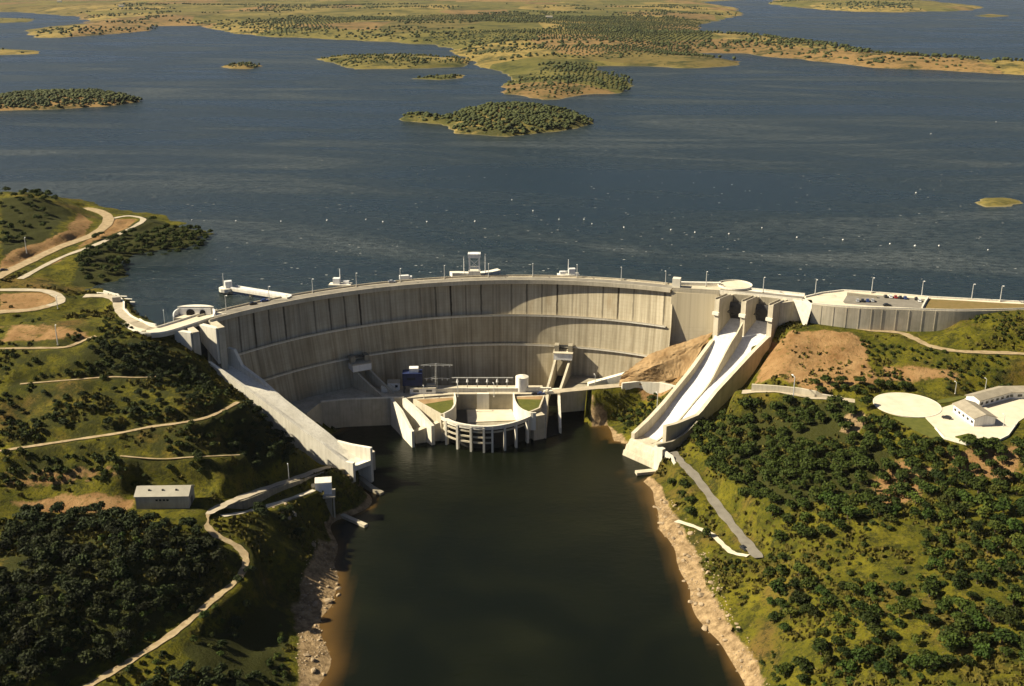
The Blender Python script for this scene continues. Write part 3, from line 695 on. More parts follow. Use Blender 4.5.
def arch_slab(ths, z0, z1, d0, d1, zref):
    mb = MB(); vs = []
    for t in ths: vs += [(*arch(t, zref, d0)[:2], z0), (*arch(t, zref, d1)[:2], z0), (*arch(t, zref, d1)[:2], z1), (*arch(t, zref, d0)[:2], z1)]
    fs = []
    for i in range(len(ths) - 1):
        for k in range(4): fs.append((4 * i + k, 4 * i + (k + 1) % 4, 4 * i + 4 + (k + 1) % 4, 4 * i + 4 + k))
    e = 4 * (len(ths) - 1); fs += [(3, 2, 1, 0), (e, e + 1, e + 2, e + 3)]
    mb.add(vs, fs); return mb
arch_slab(np.linspace(-50.5, 24.0, 90), 1.2, 3.0, -1.6, 11.5, 3).build('crest_deck', M['concrete'], dam)
arch_slab(np.linspace(-50.5, 24.0, 90), 3.0, 4.1, -1.6, -1.1, 3).build('parapet', M['concrete'], dam)
arch_slab(np.linspace(-50.5, 24.0, 90), 3.0, 4.1, 11.0, 11.5, 3).build('parapet', M['concrete'], dam)
arch_slab(np.linspace(-50.5, 24.0, 90), 3.004, 3.05, 1.8, 9.4, 3).build('roadway', M['asphalt'], dam)
for z, t0, t1, g0, g1 in ((-20.5, -46.5, 23.4, -1.3, 0.8), (-41.5, -43, 21.5, -1.3, 0.6)):
    wk = arch_slab(np.linspace(t0, t1, 80), z, z + 0.7, g0, g1, z).build('walkway', M['white_concrete'], dam)
    arch_slab(np.linspace(t0, t1, 80), z + 0.7, z + 1.5, g0, g0 + 0.15, z).build('railing', M['concrete'], wk)

# gravity block that closes the arch on the right, up to the spillway
blk = thing('gravity_block', 'plain tall pale concrete wall between arch end and spillway chute', 'dam wall', (122, 690, -95))
mb = MB(); nB = 12; A0, B0 = arch(24.2, 3, 0.4), (136.5, 684.0)
vs, uvs, fs = [], [], []
zl = [1.2, -8, -20, -32, -45, -60]
for j, z in enumerate(zl):
    k = (1.2 - z) * 0.24
    a0_, a1_ = arch(24.15, 1.2, 0.25), arch(24.15, -60, 0.25); t_ = (1.2 - z) / 61.2; a = (a0_[0] + (a1_[0] - a0_[0]) * t_, a0_[1] + (a1_[1] - a0_[1]) * t_)
    for i in range(nB):
        s = i / (nB - 1); x, y = a[0] + (B0[0] - a[0]) * s, a[1] + (B0[1] - k - a[1]) * s
        vs.append((x, y, z)); uvs.append((R_(24.2) * 245 + 500 + s * 37, max((CREST - z) / 100, 0.24)))
for j in range(len(zl) - 1):
    for i in range(nB - 1): fs.append((j * nB + i, j * nB + i + 1, (j + 1) * nB + i + 1, (j + 1) * nB + i))
o0 = len(vs)
for i in range(nB): vs.append((vs[i][0] + 4, vs[i][1] + 11, 1.2)); uvs.append((500, 0.4))
for i in range(nB): vs.append((vs[i][0] + 4, vs[i][1] + 11, -60)); uvs.append((500, 0.4))
for i in range(nB - 1): fs.append((i, o0 + i, o0 + i + 1, i + 1)); fs.append((o0 + i, o0 + nB + i, o0 + nB + i + 1, o0 + i + 1))
fs.append((nB - 1, o0 + nB - 1, o0 + 2 * nB - 1, (len(zl) - 1) * nB + nB - 1))
mb.v, mb.f = vs, fs; g = mb.build('face_wall', M['dam_clean'], blk, recalc=False)
lay = g.data.uv_layers.new(name='UVMap'); li = np.zeros(len(g.data.loops), np.int32); g.data.loops.foreach_get('vertex_index', li)
lay.data.foreach_set('uv', np.array(uvs)[li].ravel())
mb = MB(); q = [A0[:2], B0[:2], (B0[0] + 6, B0[1] + 16), (A0[0] + 5, A0[1] + 11.5)]
mb.prism(q, 1.2, 3.02); mb.build('crest_deck', M['concrete'], blk)
mb = MB(); mb.wall([(A0[0] + 0.3, A0[1] + 0.3, 3.02, 4.3), (B0[0], B0[1] + 0.4, 3.02, 4.3)], 0.5); mb.build('parapet', M['concrete'], blk)
mb = MB(); mb.wall([(A0[0] + 5, A0[1] + 11, 3.02, 5.2), (B0[0] + 4, B0[1] + 15.5, 3.02, 5.2)], 2.4); mb.build('upstream_parapet', M['white_concrete'], blk)
mb = MB(); hx, hy, _ = at(676.5, 287, 3); mb.box((hx, hy, 6.2), (5.2, 5.0, 6.2), -0.3)
hut = mb.own('crest_cabin', M['white_concrete'], 'small white cabin standing on the crest where arch meets right block', 'cabin')
px_, py_, _ = at(735, 285, 4)
tp = thing('viewing_platform', 'round cream platform projecting over the lake beside the spillway', 'platform', (px_, py_, -6))
mb = MB(); mb.cyl((px_, py_), -6, 3.4, 10.5, 36, 11.4); mb.build('drum', M['concrete'], tp)
mb = MB(); mb.cyl((px_, py_), 3.4, 3.7, 11.5, 36); mb.build('deck', M['paving'], tp)
mb = MB(); mb.wall([(px_ + 11.3 * math.cos(a), py_ + 11.3 * math.sin(a), 3.7, 4.6) for a in np.linspace(0, 2 * math.pi, 37)[:-1]], 0.3, close=True); mb.build('parapet', M['white_concrete'], tp)

# ------------------------------------------------------------------ spillways
def spillway(nm, label, Lw, Rw, Lt, Rt, zf, th, S, fm='chute'):
    root = thing(nm, label, 'spillway', ((Lw[0][0] + Rw[0][0]) / 2, (Lw[0][1] + Rw[0][1]) / 2, -40))
    fl = MB(); vs = []
    for s in S:
        a, b_ = lerp2(Lw, s), lerp2(Rw, s); z = zf(s); vs += [(*a, z), (*b_, z), (*b_, z - 3), (*a, z - 3)]
    fs = [];
    for i in range(len(S) - 1):
        for k in range(4): fs.append((4 * i + k, 4 * i + (k + 1) % 4, 4 * i + 4 + (k + 1) % 4, 4 * i + 4 + k))
    e = 4 * (len(S) - 1); fs += [(3, 2, 1, 0), (e, e + 1, e + 2, e + 3)]
    fl.add(vs, fs); fl.build('chute_floor', M[fm], root)
    for top, line, sg in ((Lt, Lw, -1), (Rt, Rw, 1)):
        mb = MB(); pts = []
        for s in [x for x in S if x >= -0.001]:
            p = lerp2(line, s); zt = station(top, line, max(s, 0.0)); pts.append((*p, min(zf(s) - 14, zt - 16), zt))
        mb.wall(pts, th); mb.build('side_wall', M['white_concrete' if fm != 'chute' else 'concrete'], root)
    return root
SR = [-0.45, -0.2, 0.0, 0.02, 0.045] + list(np.linspace(0.09, 1.0, 22))
spr = spillway('spillway', 'right spillway with bright white two-lane chute and three tall gate piers', RL, RR, RL_top, RR_top, chute_floor_z, 2.6, SR)
mb = MB(); pts = []
for s in np.linspace(0.0, 0.40, 14):
    a, b_ = lerp2(RL, s), lerp2(RR, s); h_ = 9.5 * (1 - sm((s - 0.10) / 0.32)) + 0.8
    pts.append((a[0] * 0.5 + b_[0] * 0.5, a[1] * 0.5 + b_[1] * 0.5, chute_floor_z(s) - 0.5, chute_floor_z(s) + float(h_)))
for s in np.linspace(0.44, 0.97, 12):
    a, b_ = lerp2(RL, s), lerp2(RR, s); pts.append((a[0] * 0.5 + b_[0] * 0.5, a[1] * 0.5 + b_[1] * 0.5, chute_floor_z(s) - 0.5, chute_floor_z(s) + 0.7))
mb.wall(pts, 1.0); mb.build('dividing_wall', M['concrete'], spr)
# flip bucket: stepped skirt below the lip, down into the river
mb = MB(); l1, r1 = RL[1], RR[1]; dxy = np.array(RL[1]) - np.array(RL[0]); dxy = dxy / np.linalg.norm(dxy)
def skirt(z, o, e=0.0):
    cr = np.array([0.6, -0.8]); return [tuple(np.array(l1) + dxy * o - cr * (1.3 + e)), tuple(np.array(r1) + dxy * o + cr * (1.3 + e))]
lv = [(-69.8, 0.0, 0), (-70.6, 1.4, 0.3), (-73, 2.2, 0.8), (-73.2, 3.4, 1.0), (-76.5, 4.2, 1.4), (-76.7, 5.4, 1.6), (-90, 8.0, 2.5)]
vs = []
for z, o, e in lv:
    a, b_ = skirt(z, o, e); vs += [(*a, z), (*b_, z), (b_[0] - dxy[0] * (14 + o), b_[1] - dxy[1] * (14 + o), z), (a[0] - dxy[0] * (14 + o), a[1] - dxy[1] * (14 + o), z)]
fs = [(0, 1, 2, 3)]
for i in range(len(lv) - 1):
    for k in range(4): fs.append((4 * i + k, 4 * i + (k + 1) % 4, 4 * i + 4 + (k + 1) % 4, 4 * i + 4 + k))
mb.add(vs, fs); mb.build('flip_bucket', M['concrete'], spr)
# gate piers with corbels, gates and the road bridge over the bays
G = np.array([0.66, 0.75]); G = G / np.linalg.norm(G)
piers = [(132.6, 668.0), (148.8, 663.2), (164.3, 655.2)]
for i, p in enumerate(piers):
    p = np.array(p); mb = MB(); th = 3.4
    q0, q1 = p - G * 0.3, p + G * 27
    mb.wall([(*q0, -42 if i != 1 else -32, 2.6), (*q1, -42 if i != 1 else -32, 2.6)], th)
    pr_ = mb.build('pier', M['concrete'], spr)
    mb = MB(); mb.box((*(p - G * 1.0), -6.6), (th + 1.2, 1.5, 2.0), math.atan2(G[1], G[0]) - math.pi / 2); mb.build('corbel', M['white_concrete'], pr_)
    mb = MB(); mb.wall([(*(q0 + G * 0.2), 2.6, 3.6), (*(p + G * 14), 2.6, 3.6)], 0.4, th / 2 - 0.2); mb.wall([(*(q0 + G * 0.2), 2.6, 3.6), (*(p + G * 14), 2.6, 3.6)], 0.4, -th / 2 + 0.2); mb.build('parapet', M['concrete'], pr_)
for i in range(2):
    a, b_ = np.array(piers[i]) + G * 15, np.array(piers[i + 1]) + G * 15
    gt = MB(); vs = []; k = 8; cr = (b_ - a) / np.linalg.norm(b_ - a); a = a + cr * 1.72; b_ = b_ - cr * 1.72
    for j in range(k):
        t = j / (k - 1); o = 3.0 * math.sin(t * math.pi * 0.8)
        vs += [(*(a - G * o), -14 + 12.5 * t), (*(b_ - G * o), -14 + 12.5 * t)]
    gt.add(vs, [(2 * j, 2 * j + 1, 2 * j + 3, 2 * j + 2) for j in range(k - 1)])
    gte = gt.build('radial_gate', M['dark_metal'], spr)
    mb = MB()
    for t in (0.2, 0.8):
        c0 = a + (b_ - a) * t; mb.bar((*(c0 - G * 2), -10), (*(c0 - G * 10), -6.5), 0.35); mb.bar((*(c0 - G * 2), -4), (*(c0 - G * 10), -6.5), 0.35)
    mb.build('gate_arm', M['dark_metal'], gte)
    mb = MB(); m0 = (a + b_) / 2 + G * 1.5; mb.box((*m0, 0.4), (12.4, 1.2, 5.0), math.atan2(cr[1], cr[0])); mb.build('breast_wall', M['concrete_dark'], spr)
BR0, BR1 = np.array((136.0, 684.0)), np.array((186.0, 664.0)); bd = (BR1 - BR0) / np.linalg.norm(BR1 - BR0); bn = np.array([-bd[1], bd[0]])
mb = MB(); mb.prism([tuple(BR0 + bn * 0.4), tuple(BR1 + bn * 0.4), tuple(BR1 + bn * 14.5), tuple(BR0 + bn * 14.5)], 1.3, 3.03); mb.build('bridge_deck', M['white_concrete'], spr)
mb = MB(); mb.prism([tuple(BR0 + bn * 3), tuple(BR1 + bn * 3), tuple(BR1 + bn * 10), tuple(BR0 + bn * 10)], 3.034, 3.07); mb.build('roadway', M['asphalt'], spr)
for o in (0.7, 14.1):
    mb = MB(); mb.wall([(*(BR0 + bn * o), 3.03, 4.2), (*(BR1 + bn * o), 3.03, 4.2)], 0.45); mb.build('parapet', M['white_concrete'], spr)
# bay floor continues up to the sill under the gates
# buttress right of the last pier: white V shaped wing wall
bt = MB(); a = at(794, 301.5, 3); b_ = at(813, 303, 3); c_ = at(805.5, 326, -9)
bt.add([a, b_, (c_[0], c_[1], -12), (a[0] + 1, a[1] + 7, 3), (b_[0] + 1, b_[1] + 7, 3), (c_[0] + 1, c_[1] + 9, -12)], [(0, 1, 2), (3, 5, 4), (0, 3, 4, 1), (1, 4, 5, 2), (2, 5, 3, 0)])
bt.own('buttress', M['white_concrete'], 'white wedge shaped buttress wall right of the spillway piers', 'buttress')
pw = MB(); a = np.array(piers[2]) + G * 1.5
pw.wall([(171, 661, -25, 2.7), (181, 665, -22, 2.7), (187.5, 663.5, -20, 2.7)], 1.8)
pw.own('wing_wall', M['concrete'], 'concrete wing wall closing the slope behind the rightmost spillway pier', 'wall')
# training structure right of the flip bucket
tw = thing('training_wall', 'pale concrete landing walls at the water beside the right flip bucket', 'wall', (88, 590, -82))
mb = MB(); mb.wall([(*at(656, 446, -64)[:2], -98, -63.5), (*at(664, 449, -64)[:2], -98, -64)], 3.0); mb.build('pillar', M['white_concrete'], tw)
mb = MB(); mb.wall([at(664, 450, -65)[:2] + (-98, -65), at(672, 455, -66)[:2] + (-98, -66.5), at(676, 464, -68)[:2] + (-98, -69.5)], 1.6); mb.build('return_wall', M['white_concrete'], tw)
mb = MB(); mb.wall([at(636, 472, -78.5)[:2] + (-98, -78.3), at(656, 470, -78.5)[:2] + (-98, -78.3)], 4.0); mb.build('landing', M['concrete'], tw)
mb = MB(); mb.wall([at(657, 444, -62)[:2] + (-74, -62.2), at(672, 441, -62)[:2] + (-74, -62), at(684, 434, -60)[:2] + (-74, -60), at(697, 421, -56)[:2] + (-66, -56)], 1.2); mb.build('kerb_wall', M['concrete_dark'], tw)

SL = [-0.3, -0.1, 0.0, 0.05] + list(np.linspace(0.1, 1.0, 20))
spl = spillway('spillway', 'left spillway chute with sunlit cream side walls descending to the river', LL, LR, LL_top, LR_top, left_floor_z, 2.2, SL, 'white_concrete')
mb = MB(); mb.wall([(-100, 577, -100, -71), (-83, 590, -100, -68)], 4.0); mb.wall([(-97, 575.5, -98, -71), (-99, 569, -98, -86)], 2.0); mb.build('flip_bucket', M['concrete'], spl)
def pier(nm, pts, zb, zt, th): mb = MB(); mb.wall([(*p, zb, zt) for p in pts], th); return mb.build(nm, M['concrete'], spl)
G2 = np.array([-0.55, 0.835])
lp = [np.array(at(196, 333, 2)[:2]), np.array(at(221.5, 328.5, 2)[:2])]
for p in lp:
    mb = MB(); mb.wall([(*(p + G2 * 0), -34, 2.6), (*(p + G2 * 24), -30, 2.6)], 4.0); mb.build('pier', M['concrete'], spl)
# lit front panels left of each bay
mb = MB(); a = at(176, 331, 2); mb.wall([(*a[:2], -22, 2.55), (*(lp[0] - np.array([2.2, 0.2])), -26, 2.55)], 3.4); mb.build('front_wall', M['white_concrete'], spl)
mb = MB(); a = at(201.5, 325, 2); mb.wall([(*a[:2], -8, 2.55), (*(lp[1] - np.array([2.2, 0.2])), -20, 2.55)], 3.4); mb.build('front_wall', M['white_concrete'], spl)
mb = MB(); a, b_ = lp[0] + G2 * 14, lp[1] + G2 * 14; mb.wall([(*a, -28, -3), (*b_, -28, -3)], 1.0); mb.build('radial_gate', M['dark_metal'], spl)
# road over the left spillway to the dam
mb = MB(); line = smooth_line([(*at(*q, 3)[:2], 3) for q in [(130,322),(142,329),(158,331),(180,325),(205,317),(222,313)]], 5)
L_, R2 = [], []
for i, p in enumerate(line):
    a, b_ = line[max(i - 1, 0)], line[min(i + 1, len(line) - 1)]; dx, dy = b_[0] - a[0], b_[1] - a[1]; l = math.hypot(dx, dy); n_ = (-dy / l * 6, dx / l * 6)
    L_.append((p[0] + n_[0], p[1] + n_[1])); R2.append((p[0] - n_[0], p[1] - n_[1]))
for i in range(len(line) - 1):
    mb.hexa([(*L_[i], 0.9), (*R2[i], 0.9), (*R2[i + 1], 0.9), (*L_[i + 1], 0.9)], [(*L_[i], 3.1), (*R2[i], 3.1), (*R2[i + 1], 3.1), (*L_[i + 1], 3.1)])
mb.build('bridge_deck', M['paving'], spl)
for E in (L_, R2):
    mb = MB(); mb.wall([(*p, 3.1, 4.2) for p in E], 0.5); mb.build('parapet', M['white_concrete'], spl)

# semicircular lookout building over the left end
c0 = at(193, 318, 3); lk = thing('lookout_building', 'half-round white lookout building with dark arched openings on left crest', 'building', (c0[0], c0[1], 3))
mb = MB(); arcp = [(c0[0] + 12.5 * math.cos(a), c0[1] + 3 + 8.5 * math.sin(a)) for a in np.linspace(-0.35, math.pi + 0.35, 26)]
mb.wall([(*p, -6, 3.4 + 4.4 * math.sin(math.pi * i / 25) ** 0.6) for i, p in enumerate(arcp)], 0.7); mb.build('wall', M['white'], lk)
mb = MB(); mb.prism(arcp, 1.8, 3.0); mb.build('terrace', M['paving'], lk)
mb = MB(); mb.prism([(c0[0] + 12.9 * math.cos(a), c0[1] + 3 + 8.9 * math.sin(a)) for a in np.linspace(0.5, math.pi - 0.5, 20)], 7.4, 8.0); mb.build('roof', M['white_concrete'], lk)
mb = MB(); mb.wall([(c0[0] - 9.4, c0[1] + 6.1, 3, 7.4), (c0[0] + 9.4, c0[1] + 6.1, 3, 7.4)], 0.4); fr_ = mb.build('front_wall', M['white'], lk)
for dx, w in ((-3.0, 5.0), (4.5, 3.2)):
    mb = MB(); k = 8
    prof = [(-w / 2, 0), (w / 2, 0)] + [(w / 2 * math.cos(a), 1.8 + min(w / 2, 2.0) * math.sin(a)) for a in np.linspace(0, math.pi, k)]
    mb.add([(c0[0] + dx + x, c0[1] + 5.86, 3.05 + z) for x, z in prof] + [(c0[0] + dx + x, c0[1] + 5.5, 3.05 + z) for x, z in prof], [tuple(range(len(prof))), tuple(range(2 * len(prof) - 1, len(prof) - 1, -1))] + [(i, (i + 1) % len(prof), len(prof) + (i + 1) % len(prof), len(prof) + i) for i in range(len(prof))])
    mb.build('arched_opening', M['shade_black'], fr_)

# boat quay with finger ramps
qy = thing('boat_quay', 'curved concrete quay with white finger jetties in the left bay', 'quay', at(122, 305, 0))
mb = MB(); mb.wall([at(*q, 2.6)[:2] + (-8, 3.7) for q in [(104,292),(118,296),(124,303),(124,310),(131,317),(142,322.5),(156,326)]], 1.0); mb.build('quay_wall', M['white_concrete'], qy)
for i, (px1, py1) in enumerate([(108,293.5),(119,294.5),(127,296.8),(132,299.5),(135,302.5)]):
    a = at(px1 - 11, py1 + 0.6, 1.2); b_ = at(px1, py1, 1.2); mb = MB(); mb.wall([(*a[:2], -3, 2.3), (*b_[:2], -3, 1.6)], 2.0); mb.build('finger', M['white_concrete'], qy)
mb = MB(); a = at(117, 302, 2.6); mb.box((a[0], a[1], 4.6), (5, 4, 3.4), 0.3); mb.own('pump_cabin', M['render'], 'small cream cabin standing on the quay by the finger jetties', 'cabin')

# ------------------------------------------------------------------ curved wall, car terrace and grass triangle on the right
rt = thing('curved_retaining_wall', 'long curved ribbed grey concrete wall under the car terrace', 'retaining wall', (250, 655, -12))
mb = MB(); wl = smooth_line([(*p[:2], 0) for p in RWALL], 5); mb.wall([(p[0], p[1], -16, 3.0) for p in wl], 1.2); w_o = mb.build('wall', M['concrete'], rt)
mb = MB(); mb.wall([(p[0], p[1], 3.0, 4.0) for p in wl], 0.4, 0.3); mb.build('parapet', M['white_concrete'], rt)
acc = 0
for a, b_ in zip(wl[:-1], wl[1:]):
    l = math.hypot(b_[0] - a[0], b_[1] - a[1]); acc += l
    if acc > 6.5 and a[0] < 270:
        acc = 0; mb = MB(); n_ = ((b_[1] - a[1]) / l, -(b_[0] - a[0]) / l); mb.box((a[0] + n_[0] * 0.5, a[1] + n_[1] * 0.5, -6.8), (0.5, 0.5, 19), math.atan2(n_[1], n_[0])); mb.build('rib', M['concrete'], rt)
car_terrace = MB(); tpoly = [p[:2] for p in wl if p[0] < 330] + [p[:2] for p in RUP[::-1] if p[0] < 330]
car_terrace.prism(tpoly, -2, 3.0); structure(car_terrace.build('car_park_pavement', M['paving']))
mb = MB(); mb.prism([at(*q, 3)[:2] for q in [(843,301.8),(848,293.6),(868,294.5),(900,297),(925,299),(922,308.2),(891,306.8),(868,305.5),(845,303.5)]], 3.004, 3.03); structure(mb.build('car_park_asphalt', M['asphalt']))
mb = MB(); mb.prism([at(*q, 3)[:2] for q in [(929,299),(960,300.6),(1000,303),(1060,306),(1060,308.5),(985,309),(955,309.4),(924,308.6)]], 3.0, 3.08); g = structure(mb.build('dry_grass_verge', M['dry_lawn']))
mb = MB(); mb.wall([(p[0], p[1], -8, 4.0) for p in RUP], 0.8); mb.own('lakeside_wall', M['white_concrete'], 'low pale wall along the lake behind the car terrace', 'wall')
mb = MB(); mb.wall([at(*q, 3)[:2] + (3.0, 4.4) for q in [(928,298.5),(925,303),(922,308.5)]], 0.9); mb.own('divider_wall', M['white_concrete'], 'short white wall between parked cars and dry grass verge', 'wall')
mb = MB(); mb.wall([at(*q, 3)[:2] + (3.0, 4.6) for q in [(847,294.8),(862,296.5),(877,298)]], 1.6); mb.own('planter', M['concrete_dark'], 'dark grey planter trough behind the first row of parked cars', 'planter')

# ------------------------------------------------------------------ foot of the dam: platform, powerhouse, bottom outlets
pf = thing('foot_platform', 'concrete service platform and quay wall running along the foot of dam', 'platform', (0, 680, -95))
fl_ = [at(*q, PLAT)[:2] for q in [(307,413),(320.5,402.5),(345,400),(389.6,398.2),(404,398.5)]]
fr2 = [at(*q, PLAT)[:2] for q in [(559,392),(600,388.5),(625,385),(648,383)]]
mb = MB(); back_ = [arch(t, PLAT, -0.5)[:2] for t in np.linspace(-47, 24, 50)]
def slab(front_, backs, z0, z1): mb = MB(); mb.prism(front_ + backs[::-1], z0, z1); return mb
mid = [at(*q, PLAT)[:2] for q in [(404,398.5),(454,394),(513,394),(548,394)]]
fulls = fl_ + [(fl_[-1][0] + 0.2, fl_[-1][1] + 1)] + mid[1:] + fr2
slab(fl_[:2] + fl_[2:] , [b for b in back_ if b[0] < -66 and b[1] < 679] + [(-67.0, 679.0)], -100, PLAT).build('left_block', M['concrete'], pf)
slab([mid[0], mid[1], mid[2], at(545, 394, PLAT)[:2]], [(-68.0, 679.0), (20.5, 679.0)], -100, PLAT).build('middle_block', M['concrete'], pf)
slab(fr2, [(37.0, 683.0)] + [b for b in back_ if b[0] > 38], PLAT - 9, PLAT).build('right_bridge', M['concrete_dark'], pf)
mb = MB(); mb.wall([(*p, PLAT - 14.5, PLAT + 1.0) for p in fr2], 1.6); mb.build('right_quay_wall', M['concrete'], pf)
mb = MB(); mb.wall([(*p, PLAT, PLAT + 1.1) for p in fl_[1:]], 0.6); mb.build('parapet', M['white_concrete'], pf)
mb = MB(); a = at(306.6, 413.5, -66); b_ = at(320.5, 402.5, PLAT); mb.wall([(*a[:2], -98, -65.5), (*b_[:2], -100, PLAT + 0.3)], 2.0); mb.build('end_wall', M['concrete'], pf)
mb = MB(); mb.wall([(*at(*q, PLAT)[:2], PLAT, PLAT + 2.6) for q in [(424,392.6),(470,391.5),(520,391.5),(551,391)]], 1.4); mb.build('rear_kerb', M['white_concrete'], pf)

ph = thing('powerhouse', 'semicircular concrete powerhouse with tall columns standing in the river', 'powerhouse', (-15, 650, -95))
CT = -63.4
ring = smooth_line([(*at(*q, CT)[:2], CT) for q in [(441,417.5),(453,423.6),(470.6,427),(488,428),(505,426),(520,422),(534,416)]], 4)
inner = [(p[0] + (-14 - p[0]) * 0.06, p[1] + (676 - p[1]) * 0.06) for p in ring]
mb = MB(); n = len(ring)
for i in range(n - 1): mb.hexa([(*ring[i][:2], CT - 1.5), (*ring[i + 1][:2], CT - 1.5), (*inner[i + 1], CT - 1.5), (*inner[i], CT - 1.5)], [(*ring[i][:2], CT), (*ring[i + 1][:2], CT), (*inner[i + 1], CT), (*inner[i], CT)])
rg = mb.build('ring_beam', M['white_concrete'], ph)
mb = MB(); mb.wall([(*p[:2], CT, CT + 1.1) for p in ring], 0.4, 0.0); mb.build('parapet', M['white_concrete'], rg)
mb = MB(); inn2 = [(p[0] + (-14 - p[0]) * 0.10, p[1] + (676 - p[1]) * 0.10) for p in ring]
mb.wall([(*p, -100, CT - 1.5) for p in inn2], 1.0); mb.build('inner_wall', M['shade_black'], ph)
for px in [446.5, 458, 470.6, 482.5, 494, 506, 516, 527]:
    k = min(range(n), key=lambda i: abs((512 + F * ring[i][0] / (ring[i][1] * math.cos(PITCH) - (CT - CAMH) * math.sin(PITCH))) - px))
    p = ring[k]; d_ = np.array([p[0] + 14, p[1] - 676]); d_ = d_ / np.linalg.norm(d_)
    mb = MB(); q0, q1 = np.array(p[:2]) + d_ * 0.5, np.array(p[:2]) - d_ * 2.2
    mb.wall([(*q0, -100, CT - 0.05), (*q1, -100, CT - 0.05)], 1.25); mb.build('column', M['white_concrete'], ph)
for zb in (-67.2, -70.8, -74.4):
    mb = MB(); mb.wall([(p[0], p[1] + 0.9, zb, zb + 1.0) for p in ring[1:14 if zb < -68 else 22]], 0.8); mb.build('cross_beam', M['concrete'], ph)
# plaza floor, rear wall with pylon, side lawns
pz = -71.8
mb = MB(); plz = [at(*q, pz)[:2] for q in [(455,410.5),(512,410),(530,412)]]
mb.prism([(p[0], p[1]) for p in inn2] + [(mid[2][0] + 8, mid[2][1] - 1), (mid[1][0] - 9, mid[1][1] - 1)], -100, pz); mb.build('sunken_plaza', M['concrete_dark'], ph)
mb = MB(); mb.prism([at(*q, pz)[:2] for q in [(467,410.5),(511,409.5),(518,421),(468,423)]], pz, pz + 0.6); mb.build('plaza_paving', M['paving'], ph)
mb = MB(); mb.prism([at(*q, pz)[:2] for q in [(454,410),(466,410),(467,423.5),(456,421)]], pz, pz + 0.25); mb.build('dark_channel', M['dark_metal'], ph)
mb = MB(); a, b_ = at(477, 394, PLAT), at(489, 394, PLAT); mb.wall([(a[0], a[1] - 1.0, pz, PLAT + 0.9), (b_[0], b_[1] - 1.0, pz, PLAT + 0.9)], 2.2); mb.build('pylon', M['white_concrete'], ph)
mb = MB(); mb.wall([(*at(454.5, 394.5, PLAT)[:2], pz, PLAT + 0.5), (*at(513, 394.5, PLAT)[:2], pz, PLAT + 0.5)], 0.9, -0.2); mb.build('rear_wall', M['concrete_dark'], ph)
def lawn_block(pix, lab, wallpix):
    pl = [at(*q, PLAT - 0.5)[:2] for q in pix]
    mb = MB(); mb.prism(pl, -100, PLAT - 0.4); bo = mb.build('lawn_block', M['concrete'], ph)
    cx_, cy_ = np.mean([p[0] for p in pl]), np.mean([p[1] for p in pl])
    mb = MB(); mb.prism([(p[0] + (cx_ - p[0]) * 0.12, p[1] + (cy_ - p[1]) * 0.12) for p in pl], PLAT - 0.4, PLAT - 0.32); lo = mb.build('lawn', M['lawn'], bo); lo['label'] = lab
    mb = MB(); mb.prism([(p[0] + (cx_ - p[0]) * 0.12, p[1] + (cy_ - p[1]) * 0.12 ) if i < len(pl) - 0 else p for i, p in enumerate(pl[:2] + [((pl[1][0] * 2 + pl[2][0]) / 3, (pl[1][1] * 2 + pl[2][1]) / 3), ((pl[0][0] * 2 + pl[-1][0]) / 3, (pl[0][1] * 2 + pl[-1][1]) / 3)])], PLAT - 0.318, PLAT - 0.27); mb.build('flower_bed', M['ochre'], bo)
    wp = smooth_line([(*at(*q, PLAT)[:2], 0) for q in wallpix], 4); mb = MB(); mb.wall([(*p[:2], pz - 0.2, PLAT + 1.0) for p in wp], 0.9); mb.build('curved_wall', M['white_concrete'], bo)
lawn_block([(413,399),(454,396.5),(455,404),(451,411),(444,414),(441,414.5)], 'quarter-round lawn with a brown border', [(454.5,394),(455.5,403),(452,410),(444,414.5)])
lawn_block([(514,396.5),(545,395),(540,408),(529,412.5),(520,409),(515,403)], 'quarter-round lawn with a brown border', [(513.5,394.5),(515,402),(520,409),(529,413.5),(536,414)])
# solid shoulders left and right of the colonnade
mb = MB(); sh_l = [at(*q, -74)[:2] for q in [(416,427),(433,427.5),(442,419),(445,410),(430,408),(418,411)]]
mb = MB(); mb.wall([(*at(415.4, 433.5, -73)[:2], -100, -72), (*at(442, 423, -68)[:2], -100, -67)], 4.0, 2); mb.build('left_front_wall', M['concrete'], ph)
mb = MB(); mb.wall([(*at(534, 416.5, CT)[:2], -100, CT - 0.1), (*at(545, 414.5, CT)[:2], -100, CT - 0.1)], 7, 3.5); mb.build('right_front_wall', M['concrete'], ph)

def outlet_wall(nm, pts, th, mt, parent):
    mb = MB(); mb.wall(pts, th); return mb.build(nm, M[mt], parent)
ol = thing('bottom_outlet', 'left bottom outlet: white gate house on dam face above two sunlit guide walls', 'outlet', (-80, 670, -95))
A_ = at(391.5, 398.5, PLAT); B_ = at(413.5, 447.5, TAIL); outlet_wall('guide_wall', [(*A_[:2], -100, PLAT + 0.2), (A_[0] + (B_[0] - A_[0]) * 0.5, A_[1] + (B_[1] - A_[1]) * 0.5, -100, PLAT - 1.5), (A_[0] + (B_[0] - A_[0]) * 0.92, A_[1] + (B_[1] - A_[1]) * 0.92, -100, PLAT - 7.5), (*B_[:2], -100, PLAT - 8.0)], 1.8, 'white_concrete', ol)
A2 = at(404, 399.5, PLAT + 0.5); B2 = at(433, 431, -70.5); outlet_wall('guide_wall', [(*A2[:2], -100, PLAT + 1.5), (A2[0] + (B2[0] - A2[0]) * 0.5, A2[1] + (B2[1] - A2[1]) * 0.5, -100, PLAT - 1.0), (*B2[:2], -100, PLAT - 6.0)], 2.4, 'white_concrete', ol)
